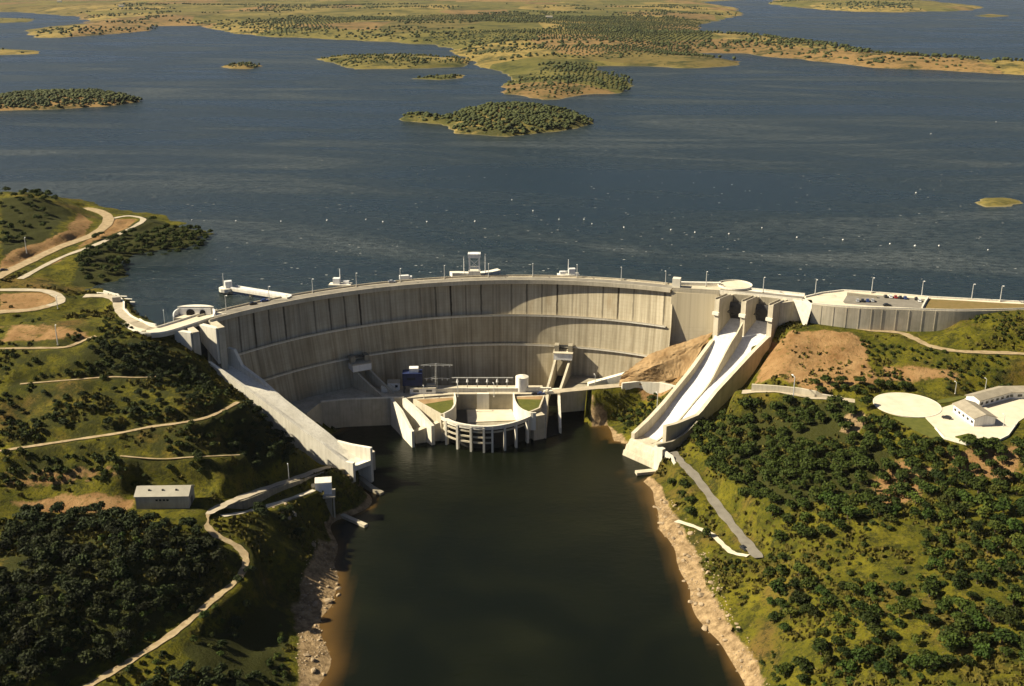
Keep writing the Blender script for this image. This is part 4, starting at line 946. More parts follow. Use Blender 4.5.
def gate_house(px, py, parent, th_deg, w, end):
    z = -44.5; p = np.array(arch(th_deg, z, 0)[:2]); t = R_(th_deg); nrm = -np.array([math.sin(t), math.cos(t)]); tg = np.array([math.cos(t), -math.sin(t)])
    run_ = np.array(end) - p; run_l = np.linalg.norm(run_); run_ = run_ / run_l; rt2 = np.array([-run_[1], run_[0]]); rt2 = rt2 * (1 if rt2[0] > 0 else -1)
    def bx(nm, o, s, z0, z1, dw, dd, mt, par): mb = MB(); c_ = p + nrm * o + tg * s; mb.box((*c_, (z0 + z1) / 2), (dw, dd, z1 - z0), -t); return mb.build(nm, M[mt], par)
    h_ = bx('gate_house', 5, 0, -47.8, -43.2, w, 9, 'white', parent)
    bx('roof_slab', 5.2, 0, -43.2, -42.8, w + 1, 9.6, 'concrete', h_)
    for sx in (-1, 1): bx('hoist_block', 3.5, sx * (w / 2 - 1.6), -42.8, -38.5, 3.0, 6, 'concrete_dark', h_)
    bx('hoist_beam', 3.5, 0, -40.0, -39.0, w - 6.2, 1.6, 'dark_metal', h_)
    for sx in (-1, 1):
        mb = MB(); pts = []
        for k_ in range(11):
            f_ = k_ / 10; c_ = p + run_ * (2 + (run_l - 2) * f_) + rt2 * sx * (w / 2 - 1.2 - 0.8 * f_); zt = -46.5 + (PLAT + 47.5) * f_ ** 0.8
            pts.append((*c_, PLAT - 12, zt))
        mb.wall(pts, 1.5); mb.build('chute_wall', M['concrete'], parent)
    mb = MB(); vs = []
    for k_ in range(9):
        f_ = k_ / 8
        for sx in (-1, 1): c_ = p + run_ * (1 + (run_l - 1) * f_) + rt2 * sx * (w / 2 - 2.2); vs.append((*c_, -62 - 8 * f_))
    mb.add(vs, [(2 * k_, 2 * k_ + 1, 2 * k_ + 3, 2 * k_ + 2) for k_ in range(8)]); mb.build('chute_floor', M['shade_black'], parent)  # floor coloured black to paint in the slot's deep shade
    return p, nrm, tg
gate_house(362, 366, ol, -27.2, 13.0, at(389, 396, PLAT)[:2])
for q, z1 in (((381,392),-56.5),((388,391),-55.5),):
    a = at(q[0], q[1] - 8, -55); b_ = at(q[0] + 10, q[1], PLAT); mb = MB()
    mb.add([(*a[:2], z1), (*a[:2], PLAT), (*b_[:2], PLAT), (a[0] + .5, a[1] + 1.4, z1), (a[0] + .5, a[1] + 1.4, PLAT), (b_[0] + .5, b_[1] + 1.4, PLAT)], [(0, 1, 2), (3, 5, 4), (0, 3, 4, 1), (1, 4, 5, 2), (2, 5, 3, 0)]); mb.build('wing_wall', M['white_concrete'], ol)
orr = thing('bottom_outlet', 'right bottom outlet: white gate house with dark steep channel down to the river', 'outlet', (35, 660, -95))
gate_house(567, 351, orr, 7.3, 12.5, at(552.5, 393.5, PLAT)[:2])
c1, c2 = at(545, 394, PLAT), at(559, 393.5, PLAT); d1, d2 = at(541, 441, TAIL), at(560.5, 436, TAIL)
outlet_wall('channel_wall', [(c1[0], c1[1], -100, PLAT - 0.3), ((c1[0] + d1[0]) / 2, (c1[1] + d1[1]) / 2, -100, PLAT - 4), (d1[0] + 1, d1[1] + 4, -100, -69)], 5.0, 'concrete', orr)
outlet_wall('channel_wall', [(c2[0], c2[1], -100, PLAT - 0.2), ((c2[0] + d2[0]) / 2, (c2[1] + d2[1]) / 2, -100, PLAT - 9), (d2[0], d2[1] + 4, -100, -76)], 1.6, 'white_concrete', orr)
mb = MB(); mb.add([(c1[0] + 1, c1[1] + 1, -77), (c2[0], c2[1] + 1, -77), (d2[0], d2[1] + 3, -79.6), (d1[0] + 2, d1[1] + 3, -79.6)], [(0, 1, 2, 3)]); mb.build('channel_floor', M['shade_black'], orr)  # black floor colour stands in for the channel's shade
mb = MB(); mb.wall([(*at(*q, PLAT)[:2], PLAT - 1.2, PLAT + 1.0) for q in [(544,392.5),(560,391.8)]], 5.0, 2); mb.build('service_bridge', M['white_concrete'], orr)

# ------------------------------------------------------------------ equipment on the platform
bb = thing('transformer_building', 'dark blue clad building on legs with white rooftop unit below dam', 'building', (*at(413, 391, PLAT)[:2], PLAT))
bx_, by_, _ = at(413, 391, PLAT)
mb = MB(); mb.box((bx_, by_, PLAT + 9.5), (13, 8, 8.6), 0.05); bl = mb.build('wall', M['blue'], bb)
mb = MB(); mb.box((bx_ - 0.5, by_ - 4.3, PLAT + 10.2), (5.4, 0.5, 1.4), 0.05); mb.build('window', M['glass'], bl)
mb = MB(); mb.box((bx_ + 1, by_, PLAT + 15.3), (6, 5, 3.0), 0.05); mb.build('rooftop_unit', M['white'], bb)
for sx in (-1, 1):
    for sy in (-1, 1): mb = MB(); mb.box((bx_ + sx * 5.6, by_ + sy * 3.2, PLAT + 2.6), (0.8, 0.8, 5.2)); mb.build('leg', M['dark_metal'], bb)
def cabin(nm, px, py, d, label, mt='white', z=PLAT, rz=0.05, cat='cabin', win=True):
    x, y, _ = at(px, py, z); r = thing(nm, label, cat, (x, y, z))
    mb = MB(); mb.box((x, y, z + d[2] / 2), d, rz); wl_ = mb.build('wall', M[mt], r)
    mb = MB(); mb.box((x, y, z + d[2] + 0.2), (d[0] + 0.6, d[1] + 0.6, 0.4), rz); mb.build('roof', M['concrete'], r)
    if win:
        for o in (-0.25, 0.25):
            mb = MB(); mb.box((x + d[0] * o * math.cos(rz), y + d[0] * o * math.sin(rz) - d[1] / 2 - 0.03, z + d[2] * 0.55), (d[0] * 0.22, 0.1, d[2] * 0.35), rz); mb.build('window', M['glass'], wl_)
    return r
cabin('service_building', 394, 388.5, (8, 6, 5), 'white cube building left of the blue building at the dam foot')
cabin('service_building', 423, 392.4, (17, 5, 3.6), 'long low white building in front of the blue building on the platform')
cabin('site_cabin', 431, 391.2, (5, 4, 4.6), 'small cream cabin right of the blue building at the dam foot', 'render')
tk = thing('water_tank', 'squat white cylindrical tank on platform left of the right bottom outlet', 'tank', (*at(522, 390, PLAT)[:2], PLAT))
tx, ty, _ = at(522, 390, PLAT)
mb = MB(); mb.cyl((tx, ty), PLAT, PLAT + 9.6, 4.3, 24); mb.build('shell', M['white'], tk)
mb = MB(); mb.cyl((tx, ty), PLAT + 9.6, PLAT + 10.7, 4.4, 24, 0.8); mb.build('roof', M['white_concrete'], tk)
mb = MB(); mb.bar((tx - 2, ty - 4.2, PLAT), (tx - 2, ty - 4.2, PLAT + 10.5), 0.12); mb.bar((tx - 1.2, ty - 4.25, PLAT), (tx - 1.2, ty - 4.25, PLAT + 10.5), 0.12)
for k in range(12): mb.bar((tx - 2, ty - 4.22, PLAT + 0.8 * k + 0.5), (tx - 1.2, ty - 4.22, PLAT + 0.8 * k + 0.5), 0.07, 4)
mb.build('ladder', M['steel'], tk)
py_l = thing('pylon', 'thin grey steel pylon with long cross-arms beside the blue building', 'pylon', (*at(436.5, 392, PLAT)[:2], PLAT))
qx, qy, _ = at(436.5, 392, PLAT)
mb = MB()
for sx in (-1, 1):
    for sy in (-1, 1): mb.bar((qx + sx * 0.7, qy + sy * 0.7, PLAT), (qx + sx * 0.3, qy + sy * 0.3, PLAT + 20), 0.16, 5)
for k in range(10): mb.bar((qx - 0.7 + k * 0.04, qy - 0.7 + k * .04, PLAT + 2 * k), (qx + 0.66 - k * 0.04, qy - 0.66 + k * .04, PLAT + 2 * k + 2), 0.09, 4)
mb.build('mast', M['steel'], py_l)
for zz_, a_, b2 in ((19.0, -10, 11), (9.5, -8, 9)):
    mb = MB(); mb.bar((qx + a_, qy, PLAT + zz_), (qx + b2, qy, PLAT + zz_), 0.2, 5); mb.bar((qx + a_, qy, PLAT + zz_), (qx, qy, PLAT + zz_ + 1.3), 0.1, 4); mb.bar((qx + b2, qy, PLAT + zz_), (qx, qy, PLAT + zz_ + 1.3), 0.1, 4); ca_ = mb.build('cross_arm', M['steel'], py_l)
    for k in range(5): mb = MB(); xx = qx + a_ + (b2 - a_) * (k + 0.5) / 5; mb.cyl((xx, qy), PLAT + zz_ - 1.3, PLAT + zz_, 0.22, 6); mb.build('insulator', M['white'], ca_)
bs = thing('busbar_gantry', 'long steel busbar gantry with row of posts along the dam foot', 'gantry', (*at(483, 389, PLAT)[:2], PLAT))
for k in range(6):
    x, y, _ = at(457.5 + 9.9 * k, 389.5, PLAT); mb = MB(); mb.bar((x, y, PLAT), (x, y, PLAT + 8.5), 0.28, 6); po = mb.build('post', M['steel'], bs)
    mb = MB(); mb.cyl((x, y), PLAT + 5.4, PLAT + 7.6, 0.85, 8, 0.5); mb.build('insulator', M['white'], po)
a, b_ = at(452, 389.5, PLAT), at(513, 389.5, PLAT); mb = MB(); mb.bar((*a[:2], PLAT + 8.5), (*b_[:2], PLAT + 8.5), 0.3, 5); mb.build('beam', M['steel'], bs)
for k in range(2):
    mb = MB(); mb.bar((*a[:2], PLAT + 7.5 - 2.2 * k), (*b_[:2], PLAT + 7.5 - 2.2 * k), 0.1, 4); mb.build('busbar', M['steel'], bs)

# ------------------------------------------------------------------ intake towers and jetty on the lake side of the crest
it = thing('gate_crane', 'white portal gate crane rising over the middle of the dam crest', 'crane', (*at(474.5, 274.5, 3)[:2], 3))
cx, cy, _ = at(474.5, 275.5, 3)
for sx in (-1, 1):
    for sy in (-1, 1):
        mb = MB(); mb.box((cx + sx * 3.4, cy + sy * 2.2, 11.0), (0.9, 0.9, 16)); mb.build('leg', M['white'], it)
mb = MB(); mb.box((cx, cy, 17.6), (8.6, 6.4, 2.8)); mb.build('machine_house', M['white'], it)
mb = MB(); mb.box((cx, cy - 2.2, 9), (6.0, 0.5, 0.6)); mb.box((cx, cy + 2.2, 9), (6.0, 0.5, 0.6)); mb.bar((cx - 3.4, cy - 2.2, 9), (cx + 3.4, cy - 2.2, 15.5), 0.2); mb.bar((cx + 3.4, cy - 2.2, 9), (cx - 3.4, cy - 2.2, 15.5), 0.2); mb.build('brace', M['white'], it)
mb = MB(); mb.box((cx, cy - 0.5, 5.2), (8.0, 6.0, 3.6)); mb.build('base', M['white_concrete'], it)
ip = thing('intake_platform', 'wide white intake platform with two upturned wings behind the crest crane', 'platform', (*at(474, 272, 3)[:2], -10))
for sgn, qs in ((-1, [(470,273.2),(458,273.4),(451,274.2)]), (1, [(480,273),(490,272.6),(499,271.2)])):
    mb = MB(); mb.wall([(*at(*q, 3.5)[:2], 2.0, 4.0 + i * 0.5) for i, q in enumerate(qs)], 5.0, 0); w_ = mb.build('wing', M['white_concrete'], ip)
    mb = MB(); q = at(*qs[1], 3.5); mb.cyl(q, -12, 2.0, 2.4, 14); mb.build('pier', M['concrete'], ip)
def pole(nm, px, py, z, h, label, cat='mast', mt='white', r=0.3):
    x, y, _ = at(px, py, z); t_ = thing(nm, label, cat, (x, y, z)); mb = MB(); mb.bar((x, y, z), (x, y, z + h), r, 7, r * 0.6); mb.build('pole', M[mt], t_); return t_, x, y
t_, x, y = pole('mast', 464, 273.4, 4, 11, 'slim white mast left of the crest crane'); mb = MB(); mb.box((x, y, 15.4), (0.9, 0.5, 0.8)); mb.build('lamp', M['steel'], t_)
t_, x, y = pole('mast', 485.3, 272.8, 4, 12.5, 'slim white mast right of the crest crane'); mb = MB(); mb.box((x, y, 17), (0.9, 0.5, 0.8)); mb.build('lamp', M['steel'], t_)
for px, py, lab, hh in ((340.5, 284.5, 'white valve platform with mast behind the left half of crest', 1), (568.3, 274.8, 'white valve platform with mast behind the right half of crest', -1)):
    x, y, _ = at(px, py, 3); r = thing('valve_platform', lab, 'platform', (x, y, -12))
    mb = MB(); mb.cyl((x, y), -12, 2.6, 2.6, 16); mb.build('pier', M['concrete'], r)
    mb = MB(); mb.box((x, y, 3.1), (15, 6, 1.0), -0.1 * hh); mb.build('deck', M['white_concrete'], r)
    mb = MB(); mb.box((x - 2.4 * hh, y, 5.6), (4.6, 3.6, 4.0), -0.1 * hh); mb.build('cabin', M['white'], r)
    mb = MB(); mb.box((x + 4.0 * hh, y, 4.6), (4.0, 2.6, 2.0), -0.1 * hh); mb.build('hoist', M['white'], r)
    mb = MB(); mb.bar((x, y, 3.6), (x, y, 14), 0.4, 7, 0.25); mb.bar((x - 4.5, y, 5.6), (x + 4.5, y, 5.6), 0.28, 6); mb.build('mast', M['white'], r)
jt = thing('jetty', 'long white access jetty running out over the lake from left crest', 'jetty', (*at(255, 291, 3)[:2], -10))
ja, jb = at(289.5, 297.2, 3.5), at(233, 288, 3.5)
mb = MB(); mb.wall([(*ja[:2], 2.2, 3.9), (*jb[:2], 2.2, 3.9)], 5.0); mb.build('deck', M['white_concrete'], jt)
for sd in (2.3, -2.3): mb = MB(); mb.wall([(*ja[:2], 3.9, 4.9), (*jb[:2], 3.9, 4.9)], 0.25, sd); mb.build('railing', M['white'], jt)
for s in (0.32, 0.68): mb = MB(); q = (ja[0] + (jb[0] - ja[0]) * s, ja[1] + (jb[1] - ja[1]) * s); mb.box((*q, -4), (2.2, 3.4, 12.4), 0.5); mb.build('pier', M['concrete'], jt)
x, y, _ = at(226, 288, 3.5); iw = thing('intake_tower', 'white intake tower in the lake at the end of jetty', 'tower', (x, y, -10))
mb = MB(); mb.cyl((x, y), -10, 1.6, 3.0, 14); mb.build('shaft', M['concrete'], iw)
mb = MB(); mb.cyl((x, y), 1.6, 3.8, 4.8, 12); mb.build('platform', M['white_concrete'], iw)
mb = MB(); mb.box((x + 1.6, y + 0.5, 6.0), (4.6, 4.0, 4.4), 0.4); mb.build('cabin', M['white'], iw)
mb = MB(); mb.bar((x - 1.4, y, 3.8), (x - 1.4, y, 13.5), 0.35, 6); mb.build('mast', M['steel'], iw)
for sx in (-1, 1): mb = MB(); mb.box((x + sx * 3.6, y - 1.5, -2.5), (1.3, 1.3, 8)); mb.build('leg', M['concrete'], iw)

# ------------------------------------------------------------------ lamp posts
LAMPS = []
def lamp_at(pt, h=9.0, rz=0.0, label=''):
    if not LAMPS:
        r = thing('street_lamp', label, 'street lamp', (0, 0, 0), 'lamp posts along the crest and roads')
        mb = MB(); mb.bar((0, 0, 0), (0, 0, 9.0), 0.26, 7, 0.16); mb.build('post', M['steel'], r)
        mb = MB(); mb.bar((0, 0, 8.9), (0, 1.5, 9.3), 0.13, 5); mb.build('arm', M['steel'], r)
        mb = MB(); mb.box((0, 1.8, 9.32), (0.5, 1.0, 0.26)); mb.build('lamp_head', M['white'], r)
        mb = MB(); mb.box((0, 0, 0.25), (0.8, 0.8, 0.5)); mb.build('base', M['concrete'], r)
        proto_lamp.append(r)
    o = place(proto_lamp[0], LAMPS, pt, rz, h / 9.0, label)
proto_lamp = []
crest_lab = 'slim grey street lamp standing on the lake side of the arch crest road'
for t in np.linspace(-46, 22.5, 11): lamp_at((*arch(t, 3, 10.2)[:2], 3.05), 9.5, math.pi - R_(t), crest_lab)
for px, py, lab in ((706, 286.5, 'slim street lamp behind the gravity block left of the round platform'), (763, 292.5, 'slim street lamp on the bridge over the spillway gates'),
                    (815, 295, 'tall street lamp at left end of the curved car terrace'), (871.5, 293, 'tall street lamp behind the middle of the car terrace'),
                    (921.5, 296.5, 'tall street lamp where car terrace meets dry grass'), (971.5, 299.6, 'tall street lamp behind the dry grass verge'), (1000, 301.5, 'tall street lamp near right end of dry grass verge')):
    lamp_at((*at(px, py, 3.1)[:2], 3.05), 10.5, math.pi, lab)
for px, py, h, lab in ((27, 255, 11, 'street lamp on the dirt slope beside lakeside road'), (58, 310, 8, 'street lamp beside the pale looping access road'), (58, 346, 11, 'street lamp beside the straight hillside lane on the left'),
                       (165, 326, 9, 'street lamp on the road just left of the lookout building'), (289, 479, 8, 'street lamp on the retaining road above the pump station'), (985, 391, 7, 'lamp behind the visitor building near the right edge'),
                       (955, 394, 7, 'lamp behind left corner of the visitor building'), (793, 399, 13, 'tall lamp in front of the white wall below ochre slope'), (657, 411, 11, 'lamp left of the right chute on the bushy mound'), (1003, 428, 7, 'lamp in the visitor courtyard beside right building wing'), (595, 388, 9, 'lamp on the platform edge right of the right bottom outlet'),
                       (458, 397, 9, 'lamp at left of the powerhouse rear wall'), (494, 397, 9, 'lamp behind the middle of powerhouse rear wall'), (424, 398, 8, 'lamp on the platform beside left powerhouse lawn')):
    g = ground(px, py) if PLAT == 0 or py < 380 or py > 402 or px > 640 or px < 300 else at(px, py, PLAT)
    if py > 470 and px < 300: g = at(px, py, -54)
    lamp_at(g, h, 0.3, lab)

# ------------------------------------------------------------------ cars
CARS = []
def car_at(px, py, z, rz, color, label, group=None):
    key = color
    if key not in proto_car:
        r = thing('parked_car', label, 'car', (0, 0, 0))
        mb = MB(); sec = [(-2.15, 0.35, 0.85), (-2.05, 0.3, 0.95), (-1.2, 0.28, 1.0), (0.9, 0.28, 1.0), (1.9, 0.3, 0.85), (2.15, 0.38, 0.7)]
        vs = []
        for x, z0, z1 in sec: w_ = 0.86 if abs(x) < 1.6 else 0.74; vs += [(x, -w_, z0), (x, w_, z0), (x, w_ * 0.95, z1), (x, -w_ * 0.95, z1)]
        fs = []
        for i in range(len(sec) - 1):
            for k in range(4): fs.append((4 * i + k, 4 * i + (k + 1) % 4, 4 * i + 4 + (k + 1) % 4, 4 * i + 4 + k))
        fs += [(3, 2, 1, 0), (20, 21, 22, 23)]; mb.add(vs, fs); bo = mb.build('body', M['car_' + color], r)
        mb = MB(); mb.hexa([(-1.75, -0.78, 1.0), (1.0, -0.78, 1.0), (1.0, 0.78, 1.0), (-1.75, 0.78, 1.0)], [(-1.3, -0.62, 1.42), (0.3, -0.62, 1.42), (0.3, 0.62, 1.42), (-1.3, 0.62, 1.42)]); mb.build('window', M['glass'], r)
        mb = MB(); mb.box((-0.5, 0, 1.45), (1.65, 1.28, 0.07)); mb.build('roof', M['car_' + color], r)
        for sx in (-1.3, 1.3):
            for sy in (-0.78, 0.78): mb = MB(); mb.bar((sx, sy - 0.1, 0.32), (sx, sy + 0.1, 0.32), 0.32, 12); mb.build('wheel', M['tyre'], r)
        proto_car[key] = r; usedc[key] = []
    p = at(px, py, z) if z is not None else ground(px, py)
    o = place(proto_car[key], usedc[key], (p[0], p[1], p[2] + (0.0 if z is not None else 0.15)), rz, 1.18, label)
    if group: o['group'] = group
    elif 'group' in o.keys(): del o['group']
proto_car, usedc = {}, {}
GR = 'cars parked on the terrace'
front_l = ['silver car first from the left in front parking row', 'black car second from the left in front parking row', 'dark blue car third from the left in front parking row', 'silver car at right end of the front parking row']
for px, c_, lab in zip((857.5, 862.5, 867.5, 872.5), ('silver', 'black', 'blue', 'silver'), front_l): car_at(px, 301.4, 3.03, 1.35, c_, lab, GR)
rear_l = ['black car first from the left in rear parking row', 'white car second from the left in rear parking row', 'dark red car in the middle of rear parking row', 'black car fourth from the left in rear parking row', 'blue car at right end of the rear parking row']
for px, py, c_, lab in zip((885.5, 890.5, 895.5, 900.2, 905), (297.2, 297.5, 297.8, 298.2, 298.6), ('black', 'white', 'red', 'black', 'blue'), rear_l): car_at(px, py, 3.03, 1.4, c_, lab, GR)
car_at(916, 299.6, 3.03, 1.3, 'black', 'black car alone near the lamp at right end of car terrace', GR)
car_at(919.5, 301.5, 3.03, 1.3, 'white', 'white car beside the short white divider wall', GR)
car_at(887, 306, 3.03, 0.1, 'black', 'black car standing along the terrace parapet', GR)
car_at(253, 304.4, 3.05, 0.62, 'black', 'black car driving on left part of the dam crest road')
car_at(264.5, 301.4, 3.05, 0.58, 'blue', 'dark blue car ahead of a black car on left crest road')
car_at(392, 282.5, 3.05, 0.2, 'silver', 'silver car behind a white lorry on the crest road')
car_at(946.5, 418.5, VPZ + 0.12, 2.6, 'black', 'black car parked in front of the visitor building end wall')
car_at(4, 271.5, None, 0.6, 'black', 'black car on the lakeside road at left edge')
car_at(744, 550, None, -1.1, 'black', 'black car at the dead end of the riverbank road')
car_at(535.5, 394.6, PLAT - 0.25, 0.2, 'black', 'black car beside the right powerhouse lawn, nearer the tank')
car_at(541, 394.4, PLAT - 0.25, 0.2, 'blue', 'dark blue car beside the right powerhouse lawn, nearer the channel')
car_at(631, 383.4, PLAT + 0.2, 0.9, 'black', 'black car on the foot road below the ochre bank')
car_at(635.5, 383.1, PLAT + 0.2, 0.9, 'silver', 'silver car beside a black one below the ochre bank')
lx, ly, _ = at(405, 280.2, 3); lr = thing('lorry', 'white box lorry driving along the dam crest', 'lorry', (lx, ly, 3.05))
a_ = 0.2
mb = MB(); mb.box((lx - 0.6, ly - .12, 5.2), (6.4, 2.5, 2.7), a_); mb.build('cargo_box', M['white'], lr)
mb = MB(); mb.box((lx + 3.8, ly + 0.77, 4.7), (1.9, 2.3, 2.1), a_); cb = mb.build('cab', M['white'], lr)
mb = MB(); mb.box((lx + 4.5, ly + .92, 5.2), (0.7, 2.1, 0.7), a_); mb.build('windscreen', M['glass'], cb)
for sx in (-2.4, 3.4):
    for sy in (-1.05, 1.05): mb = MB(); mb.bar((lx + sx - sy * .2, ly + sx * .2 + sy - .15, 3.55), (lx + sx - sy * .2, ly + sx * .2 + sy + .15, 3.55), 0.5, 12); mb.build('wheel', M['tyre'], lr)

# ------------------------------------------------------------------ house, pump station and walls on the left bank
hx, hy, hz = HOUSE; hz = -42.2; ha = 0.03
hs = thing('storehouse', 'long cream storehouse with pale single-ridge roof on the left bank', 'house', (hx, hy, hz))
def hp(u, v, z): return (hx + u * math.cos(ha) - v * math.sin(ha), hy + u * math.sin(ha) + v * math.cos(ha), z)
HW, HD, HH, RH = 12.6, 5.6, 6.6, 2.6
mb = MB(); mb.hexa([hp(-HW, -HD, hz), hp(HW, -HD, hz), hp(HW, HD, hz), hp(-HW, HD, hz)], [hp(-HW, -HD, hz + HH), hp(HW, -HD, hz + HH), hp(HW, HD, hz + HH), hp(-HW, HD, hz + HH)])
mb.add([hp(-HW, -HD, hz + HH), hp(-HW, HD, hz + HH), hp(-HW, 0, hz + HH + RH), hp(HW, -HD, hz + HH), hp(HW, HD, hz + HH), hp(HW, 0, hz + HH + RH)], [(0, 1, 2), (3, 5, 4)])
hw_ = mb.build('wall', M['render'], hs)
mb = MB(); k = 0.35; o_ = 0.5
for sg in (-1, 1):
    e0, e1 = hp(-HW - o_, sg * (HD + o_), hz + HH - 0.2), hp(HW + o_, sg * (HD + o_), hz + HH - 0.2); r0, r1 = hp(-HW - o_, 0, hz + HH + RH + 0.05), hp(HW + o_, 0, hz + HH + RH + 0.05)
    mb.hexa([e0, e1, r1, r0], [(p[0], p[1], p[2] + k) for p in (e0, e1, r1, r0)])
rf = mb.build('roof', M['roof_pale'], hs)
for u in (-6.5, 0, 6.5): mb = MB(); mb.box(hp(u, -2.6, hz + HH + 1.9), (0.9, 0.7, 1.0), ha); mb.build('roof_vent', M['dark_metal'], rf)
for u in (-2.5, -0.8, 1.0, 2.7): mb = MB(); mb.box(hp(u, -HD - 0.03, hz + 4.6), (1.1, 0.12, 0.9), ha); mb.build('window', M['glass'], hw_)
mb = MB(); mb.box(hp(HW + 0.03, 0, hz + 1.9), (0.14, 3.4, 3.8), ha); mb.build('door', M['dark_metal'], hs)

pu = thing('pump_station', 'white-topped pump station tower on dark legs at left river edge', 'pump station', (*at(325, 517, TAIL)[:2], TAIL))
ux, uy, _ = at(325.5, 518, TAIL)
mb = MB(); mb.box((ux, uy, -61.0), (8.6, 7.4, 7.6), 0.15); hb = mb.build('machine_house', M['white'], pu)
mb = MB(); mb.box((ux, uy, -57.1), (9.0, 7.2, 0.4), 0.15); mb.build('roof', M['white_concrete'], hb)
mb = MB(); mb.box((ux + 0.5, uy - 3.47, -61), (4.2, 0.14, 1.6), 0.15); mb.build('window', M['glass'], hb)
mb = MB(); mb.box((ux, uy, -75.5), (8.0, 6.6, 20.5), 0.15); mb.build('shaft', M['concrete_dark'], pu)
mb = MB(); mb.wall([(*at(313, 491, -61)[:2], -63, -61.6), (ux - 4, uy + 1, -64, -62.6)], 1.8); mb.build('access_bridge', M['white_concrete'], pu)
mb = MB(); mb.box((ux - 0.4, uy - 0.4, -65.2), (13.0, 10.0, 0.8), 0.15); mb.build('platform', M['concrete'], pu)
mb = MB(); mb.box((ux - 5.2, uy + 0.6, -62.6), (3.0, 4.2, 4.4), 0.15); mb.build('annex', M['concrete'], pu)
mb = MB(); mb.wall([(ux - 6.4, uy - 4.4, -64.8, -63.7), (ux + 5.6, uy - 5.2 + 1.8, -64.8, -63.7)], 0.2); mb.build('railing', M['steel'], pu)
for sx in (-1, 1): mb = MB(); mb.box((ux + sx * 5.4, uy - 1.5, -74), (0.8, 0.8, 18)); mb.build('leg', M['concrete'], pu)
mb = MB(); wp = smooth_line([at(*q, -75) for q in [(310,512),(309,519),(314,525),(323,529)]], 4); mb.wall([(*p[:2], -98, -75 - i * 0.25) for i, p in enumerate(wp)], 1.0); mb.own('guide_wall', M['white_concrete'], 'small curved white wall at the water left of the pump station', 'wall')
mb = MB(); a, b_ = at(342, 515, -79), at(366, 525.5, -79); mb.wall([(*a[:2], -82, -78.4), (*b_[:2], -82, -78.4)], 2.6); mb.own('floating_jetty', M['concrete'], 'short pale jetty slanting into river right of the pump station', 'jetty')
mb = MB(); mb.wall([at(*q, -46 - 0.0)[:2] + (zb, zt) for q, zb, zt in (((223,508),-56,-44.5),)] + [(*at(px, py, z)[:2], z - d_, z + 0.8) for px, py, z, d_ in ((245,501,-46.5,9),(270,491,-50.5,12),(290,484,-54,14),(304,480,-57.5,16),(318,475,-61,20),(332,471,-64.5,22),(348,470,-68,20))], 1.4); mb.own('retaining_wall', M['masonry'], 'long rough stone retaining wall holding up the valley road', 'retaining wall')
mb = MB(); mb.wall([(*at(px, py, z)[:2], z - d_, z + 0.7) for px, py, z, d_ in ((262,510.5,-52.5,5),(280,505,-55.5,9),(297,499,-58.5,13),(313,493,-61,18))], 1.2); mb.own('retaining_wall', M['masonry'], 'lower stone retaining wall under the footpath to the pump station', 'retaining wall')
mb = MB(); a, b_ = at(284, 509, -59), at(294, 515, -59); mb.wall([(*a[:2], -70, -58), (*b_[:2], -70, -58.5)], 3.0); mb.own('concrete_block', M['concrete'], 'pale concrete block under the footpath above the left river bank', 'block')
mb = MB(); mb.wall([at(*q, -77)[:2] + (-98, zt) for q, zt in (((346,470),-72),((358,478),-75),((372,486),-77.5),((382,490),-78.6))], 3.2); mb.own('toe_wall', M['concrete_dark'], 'low concrete toe wall at the foot of left flip bucket', 'wall')

# ------------------------------------------------------------------ helipad and visitor building on the right bank
hpd = thing('helipad', 'large round cream helipad beside the visitor building', 'helipad', HELI)
mb = MB(); mb.cyl(HELI, HELI[2] - 3, HELI[2] + 0.25, 18.2, 56); mb.build('pad', M['paving'], hpd)
mb = MB(); mb.wall([(HELI[0] + 18.0 * math.cos(a), HELI[1] + 18.0 * math.sin(a), HELI[2] + .25, HELI[2] + .33) for a in np.linspace(0, 2 * math.pi, 57)[:-1]], 0.5, close=True); mb.build('rim', M['white_concrete'], hpd)
mb = MB(); mb.prism(VPAV, VPZ - 2, VPZ + 0.1); structure(mb.build('visitor_pavement', M['paving']))
mb = MB(); mb.prism([at(*q, VPZ)[:2] for q in [(893,417),(925,418),(935,428),(941,437),(930,438),(905,425)]], VPZ - 3, VPZ + 0.05); structure(mb.build('lawn_ground', M['lawn']))
mb = MB(); mb.prism([at(*q, VPZ)[:2] for q in [(938,400),(960,396),(972,396),(950,402),(935,404)]], VPZ - 3, VPZ + 0.06); structure(mb.build('lawn_ground', M['lawn']))
vb = thing('visitor_building', 'L-shaped visitor building with grey-brown roofs and white end wall', 'building', (*at(985, 415, VPZ)[:2], VPZ))
